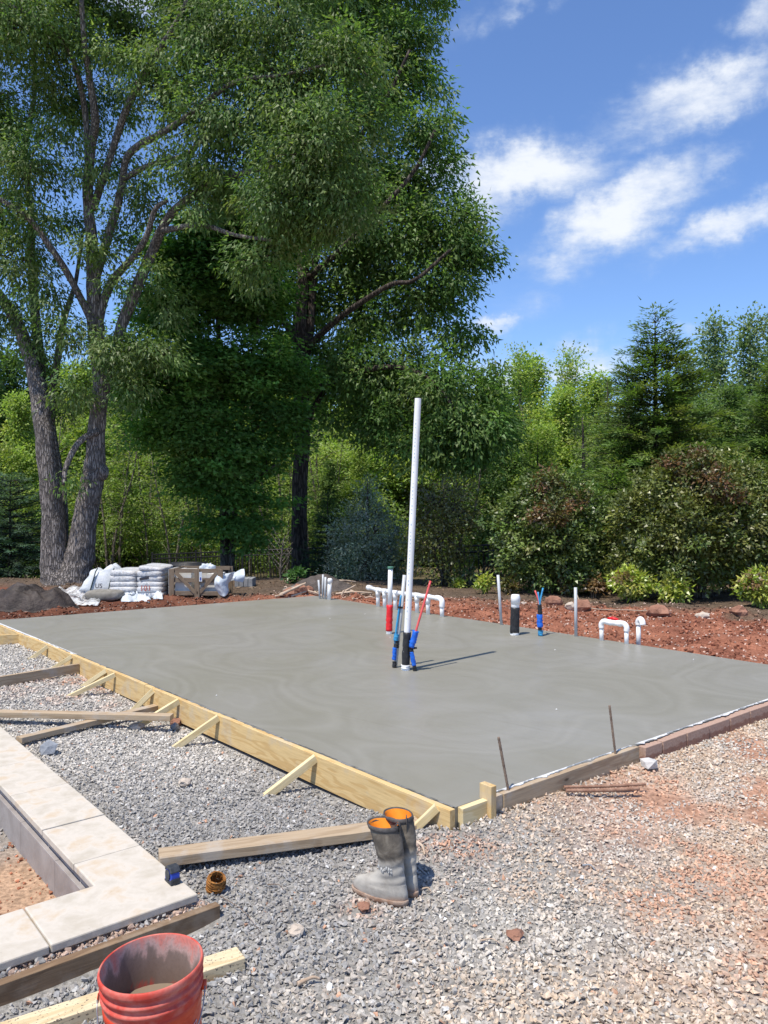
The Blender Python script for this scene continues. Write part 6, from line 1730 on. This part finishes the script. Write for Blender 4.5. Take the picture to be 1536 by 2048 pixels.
    # trailing leafy ground plant under the olive tree and hollies
    for px, py, w, h, d, lab in ((930, 1190, 60, 40, 14.7, 'low dark laurel under the small olive tree'), (1460, 1215, 90, 70, 13.9, 'dark large-leaved laurel in the shade behind the grey trunks'), (1240, 1205, 80, 60, 14.0, 'dark laurel in the shade between the hollies')):
        p = A(px, py, d); g = gzf(p.x, d); r = w * d / F / 2; hh = h * d / F
        shrub('laurel', lab, 'shrub', (p.x, d, g), [[(p.x, d, g - .02, .015), (p.x, d, g + hh * .6, .008)]], [((p.x, d, g + hh * .5), r * .8, .8), ((p.x - r * .5, d, g + hh * .4), r * .6, .8), ((p.x + r * .5, d, g + hh * .4), r * .6, .8)], [(.06, .105, .03), (.08, .125, .035)], rng, 'holly_leaf', .15, .05, 160, 12, .14)
near_planting()

# ---------------- iron fences
def fence(a, b, za, zb, H, label, gate=None):
    a = Vector(a); b = Vector(b); L = (b - a).length; n = int(L / .115); dirn = (b - a).normalized()
    root = thing('iron_fence', label, 'fence', (a.x, a.y, za))
    def zz(t): return za + (zb - za) * t
    for hh in (.12, H - .16, H - .02):
        mb = MB(); mb.tube([Vector((a.x, a.y, za + hh)), Vector((b.x, b.y, zb + hh))], .022, 4); mb.build('rail', 'fence_black', root)
    me = None
    for k in range(n + 1):
        t = k / n; p = a.lerp(b, t)
        post = k % 16 == 0
        if post:
            mb = MB(); mb.box((p.x, p.y, zz(t) + H / 2 + .03 - .1), (.06, .06, H + .26)); o = mb.build('post', 'fence_black', root)
            continue
        if me is None:
            mb = MB(); mb.box((0, 0, H / 2 + .02), (.022, .022, H - .06)); tmp = mb.build('picket', 'fence_black'); me = tmp.data; bpy.data.objects.remove(tmp)
        o = bpy.data.objects.new('picket', me); COL.objects.link(o); o.parent = root; o.location = (p.x - a.x, p.y - a.y, zz(t) - za)
d1 = 25.0
pa, pb = A(305, 1108, d1 + .5), A(700, 1092, d1 - 3)
fence((pa.x, pa.y, 0), (pb.x, pb.y, 0), A(305, 1108, d1 + .5).z - 1.22, A(700, 1092, d1 - 3).z - 1.22, 1.22, 'long black iron picket fence along the woods behind the crate')
pa, pb = A(920, 1092, 18.2), A(1005, 1086, 17.6)
fence((pa.x, pa.y, 0), (pb.x, pb.y, 0), pa.z - 1.22, pb.z - 1.22, 1.22, 'short run of black iron fence beside the small olive tree')
pa, pb = A(1020, 1100, 17.2), A(1640, 1110, 15.2)
fence((pa.x, pa.y, 0), (pb.x, pb.y, 0), pa.z - 1.22, pb.z - 1.22, 1.22, 'black iron fence in deep shade behind the hollies')

# ---------------- woodland behind
def woodland():
    rng = np.random.default_rng(41)
    protos = []
    def wood_proto(seed, H, spread, pal, L, W, low, kcl=16, per=48, name='woodland_tree', lab='', sparse=1.0, mat='wood_leaf', barkm='sapling_bark', group=None):
        rg = np.random.default_rng(seed)
        root = thing(name, lab, 'tree', (0, 0, 0), group)
        mb = MB(); lv = Leaves()
        limb(mb, [(0, 0, -.4, .10), (.1 * rg.normal(), .1 * rg.normal(), H * .35, .075), (.2 * rg.normal(), .2 * rg.normal(), H * .62, .045), (.2 * rg.normal(), .2 * rg.normal(), H * .86, .010)], 9, 5, .1, seed)
        bl = []
        nb = 30
        for k in range(nb):
            t = low + (1 - low) * (k + rg.uniform(0, 1)) / nb; a = rg.uniform(0, 6.28)
            w = spread * math.sin(min(1, (t - low) / (1 - low) * 1.05 + .12) * math.pi) ** .6 * (1.1 - .5 * t)
            rr = rg.uniform(.35, .8) * w; ro = w * rg.uniform(.2, .75)
            c = (ro * math.cos(a), ro * math.sin(a), H * t); r = max(.55, rr)
            bl.append((c, r, sparse)); mb.tube([(0, 0, H * max(.1, t - .15)), (c[0] * .5, c[1] * .5, H * (t - .06)), c], [.04, .028, .012], 5, False)
        fill_blobs(lv, mb, bl, kcl * 2, per, L, W, 'rand', pal, rg, .42, .35)
        mb.build('trunk', barkm, root); lv.build('crown', mat, root)['kind'] = 'stuff'
        return root
    YG = [(.33, .43, .10), (.30, .40, .09), (.38, .47, .13), (.26, .36, .085)]
    MG = [(.12, .20, .052), (.14, .22, .06), (.10, .17, .046)]
    BG = [(.17, .255, .11), (.195, .28, .13), (.15, .225, .10)]
    kinds = {'y': wood_proto(1, 10, 2.6, YG, .19, .13, .12, lab='fresh yellow-green tree in the woods beyond the fence', group='yellow-green woodland trees'),
             'm': wood_proto(2, 10, 2.6, MG, .19, .13, .10, lab='mid-green leafy tree in the woods beyond the fence', group='mid-green woodland trees'),
             'b': wood_proto(3, 11, 2.4, BG, .17, .12, .10, lab='slender blue-green tree in the woods behind the cypresses', sparse=.8, group='blue-green woodland trees'),
             't': wood_proto(4, 10, 2.2, YG, .15, .10, .35, lab='thin-crowned pale tree with sky showing through at the wood edge', sparse=.45, group='thin-crowned woodland trees')}
    used = {k: False for k in kinds}
    def put(k, px, top, d, wid=1.0, rot=None):
        p = A(px, 1010, d); g = gzf(p.x, d); H = A(px, top, d).z - g
        o = kinds[k] if not used[k] else copy_tree(kinds[k]); used[k] = True
        h0 = 11 if k == 'b' else 10; s = H / h0
        o.location = (p.x, d, g); o.scale = (s * wid, s * wid, s); o.rotation_euler = (0, 0, rng.uniform(0, 6.28) if rot is None else rot)
    for k, px, top, d, w in (('y', 1060, 730, 36, 1.1), ('t', 1040, 712, 33, 1.0), ('t', 1140, 712, 34, 1.0), ('y', 1130, 790, 31, 1.1), ('m', 1010, 800, 29, 1.0), ('y', 1190, 760, 40, 1.2), ('y', 985, 770, 40, 1.2), ('m', 1210, 860, 27, 1.0), ('y', 1090, 860, 27, 1.0),
                             ('b', 1430, 655, 30, 1.0), ('b', 1500, 648, 28, 1.0), ('b', 1380, 730, 33, 1.1), ('b', 1560, 660, 31, 1.1), ('m', 1460, 790, 25, 1.0), ('m', 1540, 800, 24, 1.0), ('b', 1640, 670, 30, 1.1), ('m', 1350, 800, 28, 1.0), ('b', 1260, 780, 38, 1.2),
                             ('y', 40, 800, 25, .9), ('m', -40, 690, 30, 1.2), ('m', 20, 720, 36, 1.3), ('m', 100, 740, 38, 1.3), ('y', 170, 740, 36, 1.2), ('m', 250, 720, 40, 1.3), ('y', 330, 760, 40, 1.3), ('m', 420, 740, 42, 1.3), ('y', 500, 760, 40, 1.3), ('y', 570, 690, 44, 1.2), ('m', 640, 760, 42, 1.3), ('y', 700, 780, 38, 1.2), ('m', 770, 780, 40, 1.3), ('y', 840, 800, 38, 1.2), ('m', 910, 790, 42, 1.3),
                             ('m', -120, 720, 34, 1.3), ('m', -200, 700, 36, 1.3), ('y', 720, 900, 28, .9), ('m', 660, 930, 27, .8), ('y', 1240, 900, 24, .8), ('m', -20, 900, 24, .9), ('m', 1720, 700, 32, 1.3), ('m', 1820, 700, 34, 1.3)):
        put(k, px, top, d, w)
    rg2 = np.random.default_rng(77)
    for k in range(40):      # deep wood closing the view between the trunks
        px = -260 + k * 55 + rg2.uniform(-20, 20); dd = rg2.uniform(46, 66)
        put(rg2.choice(['m', 'm', 'y']), px, (800 if px < 950 else 830) + rg2.uniform(-20, 60), dd, 1.9)
    # pines
    rg = np.random.default_rng(9)
    for px, top, d, w, lab in ((1255, 735, 27, 36, 'dark scrubby pine left of the pointed cypress'), (1215, 765, 28, 26, 'narrow dark pine at the edge of the yellow-green wood'), (1165, 835, 26, 24, 'short dark pine in front of the yellow-green wood')):
        p = A(px, 1010, d); g = gzf(p.x, d); zt = A(px, top, d).z; s = d / F
        bl = []
        for k in range(15):
            t = k / 14; zz = g + (zt - g) * (.30 + .68 * t); a = rg.uniform(0, 6.28); rr = w * s * (1.05 - .55 * t)
            bl.append(((p.x + rr * .6 * math.cos(a), d + rr * .6 * math.sin(a), zz), rr * .62, 1.0))
        shrub('pine_tree', lab, 'tree', (p.x, d, g), [[(p.x, d, g - .2, .12), (p.x + .05, d, (g + zt) / 2, .08), (p.x, d, zt, .02)]], bl, [(.075, .10, .055), (.09, .118, .062), (.06, .085, .046)], rg, 'conifer_leaf', .20, .022, 34, 42, .30, 'dark_bark')
    # saplings: thin pale stems with light leaf among the fence line
    def sap(seed):
        rg = np.random.default_rng(seed); root = thing('sapling', 'thin pale-stemmed sapling in the shaded wood beyond the fence', 'tree', (0, 0, 0), 'saplings in the woods')
        mb = MB(); lv = Leaves(); H = 6.0; bend = rg.normal(0, .25, 2)
        limb(mb, [(0, 0, -.3, .05), (bend[0] * .3, bend[1] * .3, 2, .042), (bend[0], bend[1], 4, .03), (bend[0] * 1.6, bend[1], 6, .01)], 7, 5, .1, seed)
        bl = []
        for k in range(13):
            z = rg.uniform(1.0, 6.0); a = rg.uniform(0, 6.28); ln = rg.uniform(.4, 1.1)
            x0 = bend[0] * z / 5; c = (x0 + ln * math.cos(a), bend[1] * z / 5 + ln * math.sin(a), z + ln * .4); mb.tube([(x0, bend[1] * z / 5, z - .1), (x0 + ln * .5 * math.cos(a), bend[1] * z / 5 + ln * .5 * math.sin(a), z + ln * .3), c], [.014, .01, .004], 4, False)
            bl.append((c, rg.uniform(.35, .6), .8))
        fill_blobs(lv, mb, bl, 26, 16, .12, .08, 'flat', [(.20, .28, .07), (.17, .25, .06), (.24, .31, .085)], rg, .3, .2)
        mb.build('trunk', 'sapling_bark', root); lv.build('crown', 'wood_leaf', root)['kind'] = 'stuff'
        return root
    saps = [sap(3), sap(5), sap(8)]; us = [False] * 3
    for k in range(54):
        px = rg2.uniform(190, 660) if k < 40 else rg2.uniform(-120, 1000); dd = rg2.uniform(26.5, 37)
        p = A(px, 1010, dd); o = saps[k % 3] if not us[k % 3] else copy_tree(saps[k % 3]); us[k % 3] = True
        o.location = (p.x, dd, gzf(p.x, dd)); s = rg2.uniform(.65, 1.1); o.scale = (s, s, s * rg2.uniform(.9, 1.15)); o.rotation_euler = (rg2.normal(0, .04), rg2.normal(0, .04), rg2.uniform(0, 6.28))
    # undergrowth bushes
    def bush(seed):
        rg = np.random.default_rng(seed); root = thing('understory_bush', 'leafy green bush in the undergrowth beyond the fence', 'bush', (0, 0, 0), 'bushes in the undergrowth')
        mb = MB(); lv = Leaves(); bl = []
        for k in range(9):
            a = rg.uniform(0, 6.28); r = rg.uniform(.3, 1.0); bl.append(((r * math.cos(a), r * math.sin(a), rg.uniform(.3, 1.5)), rg.uniform(.45, .75), 1)); mb.tube([(0, 0, -.1), (r * .5 * math.cos(a), r * .5 * math.sin(a), .5), bl[-1][0]], [.025, .018, .008], 4, False)
        fill_blobs(lv, mb, bl, 26, 18, .12, .08, 'rand', [(.18, .27, .06), (.15, .23, .05), (.22, .30, .075)], rg, .3, .2)
        mb.build('stem', 'sapling_bark', root); lv.build('foliage', 'wood_leaf', root)['kind'] = 'stuff'
        return root
    bs = [bush(4), bush(6)]; us = [False, False]
    for k in range(46):
        px = rg2.uniform(-200, 1000); dd = rg2.uniform(27.5, 40)
        p = A(px, 1010, dd); o = bs[k % 2] if not us[k % 2] else copy_tree(bs[k % 2]); us[k % 2] = True
        s = rg2.uniform(.8, 1.5); o.location = (p.x, dd, gzf(p.x, dd)); o.scale = (s, s, s * rg2.uniform(.8, 1.3)); o.rotation_euler = (0, 0, rg2.uniform(0, 6.28))
woodland()
big_oak(); tall_oak(); maple()
